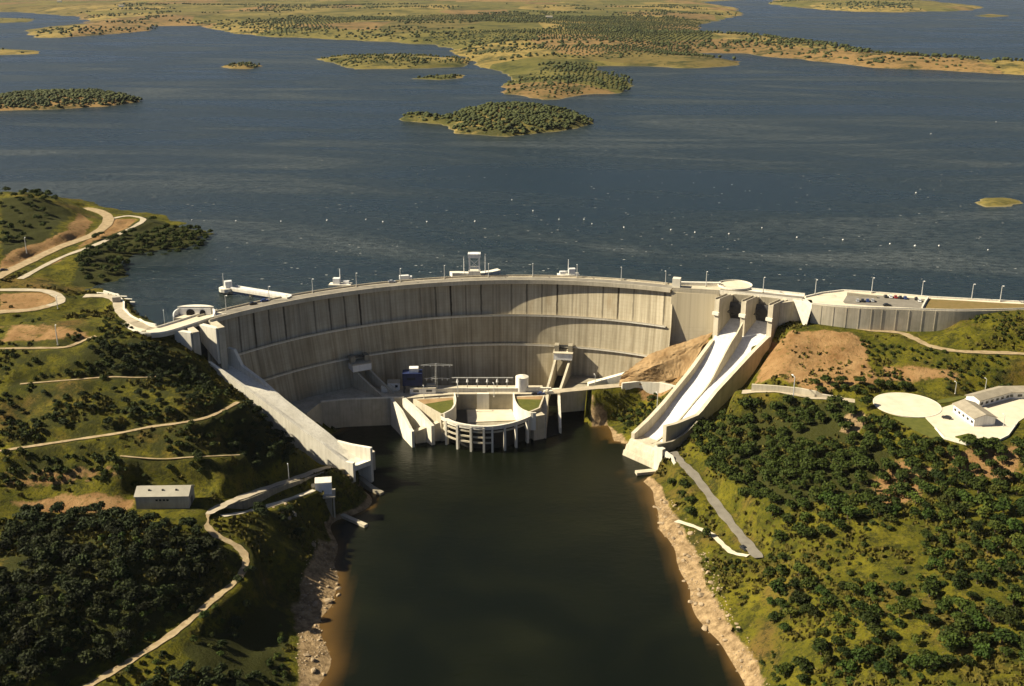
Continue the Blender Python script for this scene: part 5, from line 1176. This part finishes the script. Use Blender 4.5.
def wing(pa, pb, hw, hh, rh, nwin, flat=False):
    a, b_ = np.array(pa), np.array(pb); d_ = (b_ - a) / np.linalg.norm(b_ - a); n_ = np.array([-d_[1], d_[0]])
    base = [a - n_ * hw, b_ - n_ * hw, b_ + n_ * hw, a + n_ * hw]; z0 = VPZ + 0.1
    mb = MB(); mb.hexa([(*p, z0) for p in base], [(*p, z0 + hh) for p in base])
    mb.add([(*base[0], z0 + hh), (*base[3], z0 + hh), (*a, z0 + hh + rh), (*base[1], z0 + hh), (*base[2], z0 + hh), (*b_, z0 + hh + rh)], [(0, 1, 2), (3, 5, 4)])
    wl_ = mb.build('wall', M['white'], vb)
    mb = MB()
    for sg in (-1, 1):
        e = [a - d_ * 0.6 + n_ * sg * (hw + 0.8), b_ + d_ * 0.6 + n_ * sg * (hw + 0.8), b_ + d_ * 0.6, a - d_ * 0.6]
        zz_ = [z0 + hh - 0.25, z0 + hh - 0.25, z0 + hh + rh, z0 + hh + rh]
        mb.hexa([(*p, z) for p, z in zip(e, zz_)], [(*p, z + 0.3) for p, z in zip(e, zz_)])
    mb.build('roof', M['roof'], vb)
    L_ = np.linalg.norm(b_ - a)
    for sg in (-1, 1):
        for k in range(nwin):
            c_ = a + d_ * (L_ * (k + 0.5) / nwin) + n_ * sg * (hw + 0.03); mb = MB(); mb.box((*c_, z0 + 1.9), (L_ / nwin * 0.5, 0.14, 1.5), math.atan2(d_[1], d_[0])); mb.build('window', M['glass'], wl_)
    return wl_
w1_ = wing(at(963, 411, VPZ)[:2], at(984, 426, VPZ)[:2], 6.0, 4.6, 1.9, 5)
w2_ = wing(at(972, 405, VPZ)[:2], at(1003, 396.5, VPZ)[:2], 4.4, 4.2, 1.5, 6)
w3_ = wing(at(1002, 396.2, VPZ)[:2], at(1075, 395, VPZ)[:2], 4.4, 4.1, 1.4, 8)
mb = MB(); mb.prism([at(*q, VPZ)[:2] for q in [(955,437.5),(968,434.5),(975,436),(973,439.5),(962,440)]], VPZ + 0.1, VPZ + 0.7); mb.own('planting_bed', M['leaf_scrub'], 'dark planting bed in front of the visitor building end', 'planting bed')
mb = MB(); mb.wall([(*at(*q, VPZ)[:2], VPZ - 2, VPZ + 1.0) for q in [(935,428.5),(944,438.5),(966,444.5),(994,443.5),(1008,436.5),(1018,422.5)]], 0.5); mb.own('terrace_wall', M['white_concrete'], 'low cream wall rimming the visitor building terrace', 'wall')
mb = MB(); mb.wall([(*at(px, py, z)[:2], z - 6, z) for px, py, z in ((752,384,-27.5),(775,385.5,-26.5),(800,388,-26),(816,391,-26),(822,394,-27.5),(842,397,-28))], 1.2); mb.own('slope_wall', M['concrete'], 'white retaining wall at the foot of the bare ochre slope', 'retaining wall')
mb = MB(); mb.wall([(*at(px, py, z)[:2], z - 5, z) for px, py, z in ((588,383,-58),(606,378,-55),(626,372.5,-50.5))], 4.0); mb.own('ramp_wall', M['white_concrete'], 'pale sloping ramp wall against dam foot right of the right outlet', 'wall')
mb = MB(); mb.wall([(*at(px, py, z)[:2], z - 9, z) for px, py, z in ((622,383,-53.5),(640,381,-53),(660,382.5,-52.5),(676,386,-52.5))], 1.4); mb.own('retaining_wall', M['white_concrete'], 'pale retaining wall below the ochre bank behind the foot road', 'retaining wall')

# ------------------------------------------------------------------ vegetation near the dam
def crown_mesh(name, R, H, nl, nq, qs, seed, mat, low=0.25):
    r = np.random.default_rng(seed); V, Fc = [], []
    lobes = []
    for i in range(nl):
        a = r.random() * 6.283; d = R * (0.15 + 0.48 * math.sqrt(r.random())) if i else 0
        lr = R * (0.40 + 0.25 * r.random()); z = H * (low + 0.16 + 0.38 * r.random() * (1 - d / R * 0.5))
        if i == 0: z, lr = H * 0.62, R * 0.55
        lobes.append((d * math.cos(a), d * math.sin(a), z, lr, min(lr * 0.85, H * 0.45)))
    for lx_, ly_, lz_, lr, lh in lobes:
        for k in range(nq):
            n_ = r.normal(size=3); n_ /= np.linalg.norm(n_); n_[2] = abs(n_[2]) * 1.0 - 0.35 * (r.random() < 0.4)
            rad = 0.72 + 0.36 * r.random()
            c_ = np.array([lx_ + n_[0] * lr * rad, ly_ + n_[1] * lr * rad, max(lz_ + n_[2] * lh * rad, H * low * 0.6)])
            m_ = n_ + r.normal(size=3) * 0.55; m_ /= np.linalg.norm(m_)
            t_ = np.cross(m_, r.normal(size=3)); t_ /= np.linalg.norm(t_); b2 = np.cross(m_, t_)
            s1, s2 = qs * (0.6 + 0.8 * r.random()), qs * (0.6 + 0.8 * r.random()); n0 = len(V)
            V += [c_ + t_ * s1, c_ + b2 * s2 + m_ * qs * 0.25, c_ - t_ * s1, c_ - b2 * s2 + m_ * qs * 0.2]; Fc.append((n0, n0 + 1, n0 + 2, n0 + 3))
    me = bpy.data.meshes.new(name); me.from_pydata([tuple(map(float, v)) for v in V], [], Fc); me.materials.append(mat); me.update(); return me
def trunk_mesh(name, H, seed, R):
    r = random.Random(seed); mb = MB(); lean = (r.uniform(-.3, .3), r.uniform(-.3, .3))
    mb.bar((0, 0, -0.6), (lean[0], lean[1], H * 0.42), 0.34, 7, 0.22)
    for k in range(4):
        a = k * 1.57 + r.uniform(-.5, .5); mb.bar((lean[0], lean[1], H * 0.38), (lean[0] + math.cos(a) * R * 0.45, lean[1] + math.sin(a) * R * 0.45, H * (0.6 + r.uniform(0, .1))), 0.17, 5, 0.06)
    return mb.mesh(name, M['bark'])
OAK = [(crown_mesh('crown', 3.9, 6.2, 8, 62, 0.50, 20 + i, M['leaf']), trunk_mesh('trunk', 6.2, i, 3.9)) for i in range(6)]
SHRUB = [crown_mesh('shrub', 1.9, 2.3, 6, 34, 0.36, 60 + i, M['leaf_scrub'], 0.05) for i in range(6)]
SHRUB_D = [crown_mesh('shrub', 2.1, 2.6, 6, 36, 0.38, 80 + i, M['leaf'], 0.05) for i in range(4)]
# ground that must stay free: roads, pads, structures
ROADG = ROADMASK.reshape(ny, nx)
def free(x, y):
    i, j = int(round((x - X0) / STEP)), int(round((y - Y0) / STEP))
    return 0 <= i < nx and 0 <= j < ny and ROADG[j, i] < 0.5
def scatter(pix, dmin, n_try, seed, thr=None, cell=30, taken=None, zmin=-77.5):
    poly = gpoly(pix); q = np.array(poly); r = np.random.default_rng(seed); out = []
    lo, hi = q.min(0), q.max(0); pts = lo + (hi - lo) * r.random((n_try, 2))
    k = in_poly(pts, poly); pts = pts[k]
    if thr is not None: pts = pts[vnoise(pts, cell, seed + 100) + 0.35 * vnoise(pts, cell * 0.35, seed + 101) > thr]
    taken = taken if taken is not None else []
    for p in pts:
        if not free(*p): continue
        if any((p[0] - t[0]) ** 2 + (p[1] - t[1]) ** 2 < ((dmin + t[2]) * 0.5) ** 2 for t in taken): continue
        z = height(p[0], p[1])
        if z < zmin: continue
        taken.append((p[0], p[1], dmin)); out.append((p[0], p[1], z))
    return out
TREES, TAKEN = [], []
def wood(pix, dmin, n, seed, sc, label, group, thr=None, cell=30):
    for p in scatter(pix, dmin, n, seed, thr, cell, TAKEN): TREES.append((p, sc, label, group))
G1 = 'oaks on the right bank'; G2_ = 'oaks on the left bank'
l_r1 = 'round green oak in the dense oak wood on the right bank'
l_r2 = 'round green oak scattered over the grassy slope at lower right'
wood([(690,432),(720,412),(745,402),(815,404),(868,407),(880,420),(905,444),(935,440),(1000,447),(1060,450),(1190,440),(1190,520),(900,525),(780,535),(735,500),(700,462)], 6.0, 5400, 1, (0.72, 1.3), l_r1, G1, -0.36, 26)
wood([(765,560),(780,535),(900,525),(1190,520),(1230,700),(780,700),(775,640)], 6.2, 3200, 2, (0.6, 1.2), l_r2, G1, -0.12, 24)
wood([(815,386),(905,388),(900,398),(868,402),(820,398)], 5.5, 160, 3, (0.6, 1.0), 'leafy green tree in the row between ochre slope and helipad', 'trees above the helipad')
wood([(612,412),(632,398),(655,400),(650,415),(625,432)], 5.0, 60, 4, (0.45, 0.75), 'small green tree on the mound left of right chute', 'trees on the mound by the chute')
wood([(665,475),(690,485),(722,530),(712,545),(690,520)], 6.0, 60, 5, (0.5, 0.9), 'green tree between riverbank road and right shore', 'trees between the river and its road', -0.1)
wood([(0,520),(30,512),(110,514),(160,520),(205,538),(222,556),(205,592),(150,640),(90,672),(0,700),(-160,700),(-160,520)], 5.4, 2600, 6, (0.7, 1.2), 'bushy oak with shade-darkened leaves in the wood at lower left', G2_, -0.22, 24)
wood([(250,560),(256,590),(250,640),(262,700),(120,700),(200,640),(236,592)], 5.6, 500, 7, (0.6, 1.0), 'dark oak on the steep bank between left road and river', G2_, -0.15, 20)
wood([(95,240),(150,220),(215,236),(200,252),(150,270),(100,284),(70,283)], 6.0, 700, 8, (0.6, 1.0), 'green tree on the wooded headland in the lake', 'trees on the left headland', -0.2, 30)
wood([(0,196),(40,194),(62,202),(48,226),(20,240),(0,246)], 6.5, 300, 9, (0.5, 0.9), 'green tree on top of the cut hill at the left edge', 'trees on the left headland', -0.1, 30)
wood([(80,352),(110,346),(150,346),(190,362),(212,388),(165,384),(110,372)], 5.0, 400, 10, (0.5, 0.85), 'dark bushy tree in the thicket below left end of dam', G2_, -0.25, 24)
wood([(238,412),(262,408),(296,452),(290,470),(255,474),(228,452)], 5.0, 300, 11, (0.6, 0.95), 'dark tree in the shaded thicket beside the left chute', G2_, -0.3, 24)
wood([(0,386),(100,380),(190,380),(232,398),(200,414),(80,434),(0,444)], 7.0, 300, 12, (0.4, 0.75), 'dark round tree on the grassy terrace left of the left chute', G2_, 0.02, 22)
wood([(0,456),(110,442),(200,425),(225,430),(210,470),(120,484),(0,490)], 7.0, 260, 13, (0.4, 0.8), 'dark round tree on the slope above the storehouse', G2_, 0.02, 22)
wood([(225,520),(250,512),(290,512),(300,540),(270,560),(250,545)], 5.5, 120, 14, (0.5, 0.9), 'dark tree on the grassy spur below the pump station footpath', G2_, 0.0, 22)
def depth_px(p): return p[1] * math.cos(PITCH) - (p[2] - CAMH) * math.sin(PITCH)
def seen(p, m=40):
    d = depth_px(p); px = 512 + F * p[0] / d; py = 343 - F * (p[1] * math.sin(PITCH) + (p[2] - CAMH) * math.cos(PITCH)) / d
    return -m < px < 1024 + m and -m < py < 686 + m
TREES.sort(key=lambda t: (not seen(t[0], 12), depth_px(t[0]) / t[1][1]))
OAK_D = [(crown_mesh('crown', 3.9, 5.6, 9, 58, 0.50, 140 + i, M['leaf_shaded']), trunk_mesh('trunk', 5.6, 40 + i, 3.9)) for i in range(5)]
PALE = [(crown_mesh('crown', 2.9, 5.2, 6, 50, 0.42, 170 + i, M['leaf_scrub']), trunk_mesh('trunk', 5.2, 60 + i, 2.9)) for i in range(4)]
rt_ = random.Random(5); protos = {}
STUFF = []
for i, (p, sc, label, group) in enumerate(TREES):
    s_ = rt_.uniform(*sc); k = i % 6
    if i >= 300:
        STUFF.append((p, s_, i % 6, rt_.uniform(0, 6.28), group)); continue
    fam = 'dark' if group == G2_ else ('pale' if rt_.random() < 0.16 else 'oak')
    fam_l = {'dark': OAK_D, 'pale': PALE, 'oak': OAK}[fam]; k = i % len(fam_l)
    if (fam, k) not in protos:
        r = thing('oak_tree', label, 'tree', (0, 0, 0), group)
        for nm, me_ in (('crown', fam_l[k][0]), ('trunk', fam_l[k][1])):
            o = bpy.data.objects.new(nm, me_); COL.objects.link(o); o.parent = r
        protos[(fam, k)] = r
    else: r = copy_tree(protos[(fam, k)])
    r['label'] = label; r['group'] = group
    r.location = p; r.rotation_euler = (0, 0, rt_.uniform(0, 6.28)); r.scale = (s_ * rt_.uniform(.85, 1.15), s_ * rt_.uniform(.85, 1.15), s_ * rt_.uniform(.8, 1.1))
def merged(name, items, meshes, mat, label, cat):
    cos, fcs, n0 = [], [], 0
    for p, s_, k, a in items:
        me_ = meshes[k]; c_ = np.zeros(len(me_.vertices) * 3); me_.vertices.foreach_get('co', c_); c_ = c_.reshape(-1, 3) * s_
        f_ = np.zeros(len(me_.loops), np.int32); me_.loops.foreach_get('vertex_index', f_); nv = len(f_) // len(me_.polygons)
        co, si = math.cos(a), math.sin(a)
        cos.append(np.stack([c_[:, 0] * co - c_[:, 1] * si + p[0], c_[:, 0] * si + c_[:, 1] * co + p[1], c_[:, 2] + p[2]], 1)); fcs.append(f_.reshape(-1, nv) + n0); n0 += len(c_)
    co, fc = np.concatenate(cos), np.concatenate(fcs); me = bpy.data.meshes.new(name); nv = fc.shape[1]
    me.vertices.add(len(co)); me.vertices.foreach_set('co', co.ravel()); me.loops.add(fc.size); me.loops.foreach_set('vertex_index', fc.ravel().astype(np.int32))
    me.polygons.add(len(fc)); me.polygons.foreach_set('loop_start', np.arange(0, fc.size, nv).astype(np.int32)); me.polygons.foreach_set('loop_total', np.full(len(fc), nv, np.int32))
    me.update(calc_edges=True); me.materials.append(mat); o = bpy.data.objects.new(name, me); COL.objects.link(o); o['kind'] = 'stuff'
    return tag(o, label, cat)
for dark_, mt_, lab_ in ((True, 'leaf_shaded', 'thicket with shade-darkened leaves on the left bank slopes behind nearer oaks'), (False, 'leaf', 'green woodland on right bank and headland behind the nearer oaks')):
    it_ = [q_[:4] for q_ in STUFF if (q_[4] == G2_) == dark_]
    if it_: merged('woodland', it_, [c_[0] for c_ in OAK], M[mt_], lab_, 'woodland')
# shrubs
SH = []
def shrubs(pix, dmin, n, seed, sc, label, thr=None, cell=20, dark=True):
    for p in scatter(pix, dmin, n, seed, thr, cell, None): SH.append((p, sc, label, dark))
shrubs([(0,380),(190,378),(240,400),(205,418),(80,438),(0,448)], 3.2, 1300, 31, (0.5, 1.3), 'low dark shrub on the grassy terrace left of the left chute', -0.05, 18)
shrubs([(0,455),(110,440),(230,415),(260,470),(200,480),(0,492)], 3.2, 1100, 32, (0.5, 1.3), 'low dark shrub on the slope above the storehouse', -0.05, 18)
shrubs([(0,352),(70,350),(150,345),(190,360),(215,390),(100,376),(0,380)], 3.2, 900, 33, (0.5, 1.3), 'low dark shrub below the hillside lane on the left', -0.1, 18)
shrubs([(0,516),(200,540),(285,590),(290,700),(0,700)], 3.4, 1300, 34, (0.5, 1.3), 'low dark shrub among the trees at lower left', -0.05, 16)
shrubs([(770,540),(1040,520),(1060,700),(780,700)], 3.6, 1300, 35, (0.45, 1.2), 'low shrub on the grassy slope at lower right', -0.02, 14)
shrubs([(705,560),(765,565),(785,700),(765,670),(730,620)], 2.8, 500, 36, (0.4, 1.0), 'low shrub on the bank above right shingle shore', -0.1, 12, False)
shrubs([(860,340),(920,350),(1040,360),(1040,388),(950,392),(880,385)], 3.0, 900, 37, (0.4, 1.0), 'low green shrub on the hillside above helipad', -0.05, 16, False)
shrubs([(0,312),(60,318),(120,322),(150,336),(100,345),(0,346)], 3.2, 700, 38, (0.5, 1.2), 'low shrub on the brown hollow below the looping access road', -0.05, 18)
shrubs([(612,410),(655,396),(664,402),(640,425),(620,436)], 2.4, 300, 39, (0.4, 0.9), 'low shrub on the mound left of right chute', -0.2, 12, False)
shrubs([(960,318),(1040,314),(1040,345),(985,340)], 2.6, 300, 40, (0.4, 0.9), 'low brown-green shrub on the knoll at right edge', -0.1, 12, False)
SH.sort(key=lambda t: (not seen(t[0], 8), depth_px(t[0]) / t[1][1])); rs = random.Random(9); SS = []
for i, (p, sc, label, dark) in enumerate(SH):
    s_ = rs.uniform(*sc)
    if i >= 300: SS.append((p, s_, i % 6, rs.uniform(0, 6.28))); continue
    me_ = (SHRUB_D[i % 4] if dark and i % 3 else SHRUB[i % 6])
    o = bpy.data.objects.new('shrub', me_); COL.objects.link(o); o.location = p; o.rotation_euler = (0, 0, rs.uniform(0, 6.28)); o.scale = (s_, s_, s_ * rs.uniform(.7, 1.1))
    tag(o, label, 'shrub', 'shrubs on the river banks')
if SS: merged('scrub', SS, SHRUB, M['leaf_scrub'], 'low olive-green scrub covering the farther slopes', 'scrub')
# grass tufts: one sheet of undergrowth
TUFT = []
for i in range(4):
    r = np.random.default_rng(300 + i); V, Fc = [], []
    for k in range(7):
        a = r.random() * 6.28; c_ = np.array([r.normal() * 0.5, r.normal() * 0.5, 0.0]); t_ = np.array([math.cos(a), math.sin(a), 0]) * 0.45; h_ = 0.5 + 0.7 * r.random(); n0 = len(V)
        V += [c_ - t_ - (0, 0, .15), c_ + t_ - (0, 0, .15), c_ + t_ * 0.8 + (r.normal() * .2, r.normal() * .2, h_), c_ - t_ * 0.8 + (r.normal() * .2, r.normal() * .2, h_)]; Fc.append((n0, n0 + 1, n0 + 2, n0 + 3))
    me_ = bpy.data.meshes.new('tuft'); me_.from_pydata([tuple(map(float, v)) for v in V], [], Fc); TUFT.append(me_)
rg_ = np.random.default_rng(77); items = []
pts = np.stack([rg_.uniform(-420, 420, 60000), rg_.uniform(300, 720, 60000)], 1)
pts = pts[vnoise(pts, 22, 501) + 0.6 * vnoise(pts, 7, 502) > 0.05]
for x, y in pts:
    if not free(x, y): continue
    z = height(x, y)
    if z < TAIL + 3.5 or not seen((x, y, z), 5): continue
    if y > 690 and abs(x) < 330: continue
    i, j = int(round((x - X0) / STEP)), int(round((y - Y0) / STEP)); mk = mask[j * nx + i]
    if mk[1] > 0.4 or (mk[0] > 0.4 and rg_.random() > 0.25): continue
    items.append(((x, y, z), 0.6 + 0.9 * rg_.random(), int(rg_.integers(4)), rg_.random() * 6.28))
merged('rough_grass', items, TUFT, M['tuft'], 'rough dry grass tufts over the banks', 'grass')
# boulders and shingle along the shores
def rock_mesh(seed):
    import bmesh
    bm = bmesh.new(); bmesh.ops.create_icosphere(bm, subdivisions=2, radius=1.0); r = np.random.default_rng(seed)
    for k in range(7):
        n_ = r.normal(size=3); n_ /= np.linalg.norm(n_); d = 0.55 + 0.25 * r.random()
        for v in bm.verts:
            e = float(np.dot(n_, v.co)) - d
            if e > 0: v.co -= Vector(n_ * e)
    for v in bm.verts: v.co.z *= 0.7
    me_ = bpy.data.meshes.new('boulder'); bm.to_mesh(me_); bm.free(); me_.materials.append(M['stone']); return me_
ROCKS = [rock_mesh(i) for i in range(5)]
nb = 0
for pix, n, sd, lab in (([(652,495),(672,500),(692,530),(712,565),(722,600),(748,640),(772,690),(740,690),(702,640),(684,590),(660,530)], 400, 51, 'tan boulder on the right shingle shore'),
                        ([(312,545),(335,548),(340,600),(335,650),(325,690),(300,690),(300,600)], 200, 52, 'tan boulder on the left river shore'), ([(262,505),(300,512),(338,520),(345,545),(310,560),(285,530)], 120, 53, 'pale boulder on the rocky left bank below pump station'), ([(345,470),(372,485),(385,492),(350,500)], 50, 54, 'pale boulder at the foot of the left flip bucket')):
    rr_ = random.Random(sd)
    for p in scatter(pix, 3.0, n, sd, -0.12, 14, None, -81)[:90]:
        o = bpy.data.objects.new('boulder', ROCKS[nb % 5]); COL.objects.link(o); s_ = 0.5 + 1.3 * rr_.random() ** 2.2
        o.location = (p[0], p[1], p[2] + 0.15 * s_); o.rotation_euler = (rr_.uniform(-.3, .3), rr_.uniform(-.3, .3), rr_.uniform(0, 6.28)); o.scale = (s_ * rr_.uniform(.8, 1.5), s_ * rr_.uniform(.8, 1.3), s_ * rr_.uniform(.7, 1.2)); nb += 1
        tag(o, lab, 'boulder', 'boulders along the river shores')
its = []
for pix, n, sd in (([(648,490),(674,500),(694,530),(716,565),(726,600),(752,640),(780,700),(740,700),(700,640),(680,590),(655,530)], 2600, 55), ([(312,540),(340,545),(345,600),(338,690),(296,690),(298,600)], 1200, 56)):
    its += [(p, 0.25 + 0.4 * random.random(), random.randrange(5), random.random() * 6.28) for p in scatter(pix, 1.2, n, sd, -0.1, 9, None, -81)]
merged('shingle', its, ROCKS, M['stone'], 'loose tan shingle and stones along the waterline', 'shingle')

# ------------------------------------------------------------------ far trees, farmhouses, foam
import bmesh
def blob(seed, r0):
    bm = bmesh.new(); bmesh.ops.create_icosphere(bm, subdivisions=1, radius=r0); r = np.random.default_rng(seed)
    for v in bm.verts: v.co *= 0.75 + 0.5 * r.random(); v.co.z = v.co.z * 0.8 + r0 * 0.6
    me_ = bpy.data.meshes.new('far_crown'); bm.to_mesh(me_); bm.free(); me_.materials.append(M['leaf_far']); return me_
BLOB = [blob(i, 3.6) for i in range(6)]
def far_scatter(k, n, seed, thr, cell, zmin=1.0, smin=0.7, smax=1.3, box=None):
    poly, *_ = ISL[k]; q = np.array(poly); r = np.random.default_rng(seed); lo, hi = q.min(0), q.max(0)
    if box: lo, hi = np.maximum(lo, box[:2]), np.minimum(hi, box[2:])
    pts = lo + (hi - lo) * r.random((n, 2)); z = isl_height(k, pts[:, 0], pts[:, 1])
    kk = (z > zmin) & (vnoise(pts, cell, seed + 1) + 0.5 * vnoise(pts, cell * 0.3, seed + 2) > thr); pts, z = pts[kk], z[kk]
    return [((x, y, zz_), smin + (smax - smin) * r.random(), int(r.integers(6)), r.random() * 6.28) for (x, y), zz_ in zip(pts, z) if seen((x, y, zz_), 5)]
ft = []
for k, n, thr in ((0, 2600, -0.35), (1, 2600, -0.5), (2, 120, -0.2), (3, 900, -0.12), (4, 120, 0.0), (7, 60, 0.1), (8, 80, 0.0)):
    ft += far_scatter(k, n, 400 + k, thr, 60, 0.6, 0.4, 1.05)
ft += far_scatter(5, 0, 5, 0.0, 5) if 0 else []
FW = ISL[6]
def rows(k, ang, sx, sy, thr, cell, seed, smin, smax, box, jit=1.2):
    """orchard rows where the field pattern is planted"""
    x0, y0, x1, y1 = box; r = np.random.default_rng(seed); R2 = max(x1 - x0, y1 - y0) * 0.75; cx_, cy_ = (x0 + x1) / 2, (y0 + y1) / 2
    u, v = np.meshgrid(np.arange(-R2, R2, sx), np.arange(-R2, R2, sy)); u, v = u.ravel() + r.normal(size=u.size) * jit, v.ravel() + r.normal(size=v.size) * jit
    co, si = math.cos(ang), math.sin(ang); pts = np.stack([cx_ + u * co - v * si, cy_ + u * si + v * co], 1)
    pts = pts[(pts[:, 0] > x0) & (pts[:, 0] < x1) & (pts[:, 1] > y0) & (pts[:, 1] < y1)]; z = isl_height(k, pts[:, 0], pts[:, 1])
    kk = (z > 1.2) & (pts[:, 0] < 0.17 * pts[:, 1] + 30) & (vnoise(pts, cell, seed + 1) + 0.3 * vnoise(pts, cell * 0.3, seed + 2) > thr); pts, z = pts[kk], z[kk]
    return [((x, y, zz_), smin + (smax - smin) * r.random(), int(r.integers(6)), r.random() * 6.28) for (x, y), zz_ in zip(pts, z) if seen((x, y, zz_), 5)]
PEN = 6
ft += rows(PEN, 0.5, 11.5, 17, -0.22, 260, 610, 0.5, 0.85, (-200, 1700, 700, 2900))
ft += rows(PEN, -0.3, 15, 27, -0.12, 420, 620, 0.65, 1.1, (-900, 2600, 1100, 4800))
ft += far_scatter(PEN, 16000, 630, 0.02, 300, 1.5, 0.9, 1.7, (-2200, 2300, 1600, 6500))
ft += far_scatter(PEN, 5000, 640, 0.22, 120, 1.5, 0.7, 1.3, (-200, 1600, 1100, 3200))
for k in (9, 10): ft += far_scatter(k, 2500 if k == 9 else 3000, 650 + k, 0.0, 500, 3.0, 1.2, 2.2, (-4000, 4500, 5500, 11000))
merged('olive_groves', ft, BLOB, M['leaf_far'], 'olive groves and scattered trees covering islands and the far shore', 'olive groves')
n_ = 0
for p, s_, k, a in far_scatter(PEN, 9000, 660, -0.1, 90, 1.2, 0.75, 1.25, (700, 2250, 1500, 3400)):
    px = 512 + F * p[0] / depth_px(p)
    if px < 690 or n_ >= 170 or rs.random() > 0.3: continue
    o = bpy.data.objects.new('olive_tree', BLOB[k]); COL.objects.link(o); o.location = p; o.scale = (s_, s_, s_); o.rotation_euler = (0, 0, a); n_ += 1
    tag(o, 'tiny dark tree dotting the long narrow spit at upper right', 'tree', 'trees along the narrow spit')
for px, py, lab in ((122, 11.5, 'tiny white farmhouse on the far shore at upper left'), (549, 25, 'tiny white farmhouse among olive groves at top centre'), (60, 6, 'tiny white farmhouse high in the upper left corner')):
    x, y, _ = at(px, py, 0); k = PEN; z = float(isl_height(PEN, np.array([x]), np.array([y]))[0]); z = max(z, 3)
    r = thing('farmhouse', lab, 'house', (x, y, z))
    mb = MB(); mb.box((x, y, z + 2.5), (26, 12, 9)); mb.add([(x - 13, y - 6, z + 7), (x - 13, y + 6, z + 7), (x - 13, y, z + 10), (x + 13, y - 6, z + 7), (x + 13, y + 6, z + 7), (x + 13, y, z + 10)], [(0, 1, 2), (3, 5, 4)]); mb.build('wall', M['white'], r)
    mb = MB()
    for sg in (-1, 1): mb.hexa([(x - 14, y + sg * 7, z + 6.6), (x + 14, y + sg * 7, z + 6.6), (x + 14, y, z + 10.1), (x - 14, y, z + 10.1)], [(x - 14, y + sg * 7, z + 7.1), (x + 14, y + sg * 7, z + 7.1), (x + 14, y, z + 10.6), (x - 14, y, z + 10.6)])
    mb.build('roof', M['roof'], r)
# line of white buoys across the lake
bp = thing('buoy', 'white round buoy in the long line of buoys across the lake', 'buoy', (0, 0, 0), 'line of buoys across the lake')
mb = MB(); mb.cyl((0, 0), -0.3, 0.55, 0.95, 12); mb.build('float', M['white'], bp)
mb = MB(); mb.cyl((0, 0), 0.55, 1.5, 0.5, 10, 0.15); mb.build('cone', M['white'], bp)
ub = []
for px, py in ((192,220),(236,221),(281,221.5),(327,220.5),(366,219.5),(383,222),(427,222),(475,221.5),(512,200),(533,211),(559,219.5),(584,219.5),(592,224),(624,227.5),(671,230),(695,232.5),(729,234),(762,228),(797,237.5),(843,240),(890,244),(915,246),(939,246),(988,250),(916,193),(996,122),(931,134)):
    p_ = at(px, py, 0); place(bp, ub, p_, random.random() * 3, random.uniform(0.55, 0.85))
    ub[-1]['label'] = 'white round buoy in the long line of buoys across the lake' if py > 199.5 else ('lone white buoy left of the grassy islet', 'lone white buoy far out at upper right', 'lone white buoy in the right part of the lake below far spit')[(916, 996, 931).index(px)]
# small whitecaps on the windy lake
M['foam'] = surf('foam', (0.16, 0.17, 0.165), (0.34, 0.35, 0.34), 0.5, 0.9, 0, False)
r = np.random.default_rng(90); mb = MB()
for k in range(900):
    px, py = r.uniform(0, 1024), 120 + 165 * r.random() ** 0.7
    x, y, _ = at(px, py, 0); s_ = 0.25 + 0.6 * r.random() ** 2.5; a = r.normal() * 0.4
    if height(x, y) > -2 and y < Y1: continue
    if any(in_poly(np.array([[x, y]]), isl[0])[0] for isl in ISL[:10]): continue
    vs = [(x + s_ * math.cos(t) * 1.5 * (0.7 + 0.5 * r.random()), y + s_ * math.sin(t) * (0.7 + 0.5 * r.random()), 0.06) for t in np.linspace(0, 6.283, 8)[:-1]]; mb.add(vs, [tuple(range(7))])
o = mb.build('foam', M['foam'], recalc=False); o['kind'] = 'stuff'; tag(o, 'small pale foam flecks on the windy lake', 'foam')

# ------------------------------------------------------------------ the air over the lake
m = bpy.data.materials.new('haze'); m.use_nodes = True; N, L = nodes_of(m); N.remove(N['Principled BSDF'])
pv = N.new('ShaderNodeVolumePrincipled'); pv.inputs['Color'].default_value = (0.86, 0.90, 0.95, 1); pv.inputs['Density'].default_value = 0.000009; pv.inputs['Anisotropy'].default_value = 0.0
L.new(pv.outputs[0], N['Material Output'].inputs['Volume'])
mb = MB(); mb.hexa([(-45000, -800, -140), (45000, -800, -140), (45000, 46000, -140), (-45000, 46000, -140)], [(-45000, -800, 290), (45000, -800, 290), (45000, 46000, 290), (-45000, 46000, 290)])
hz_ = mb.build('haze', m); hz_['kind'] = 'stuff'; tag(hz_, 'thin pale haze over the distant lake', 'haze')
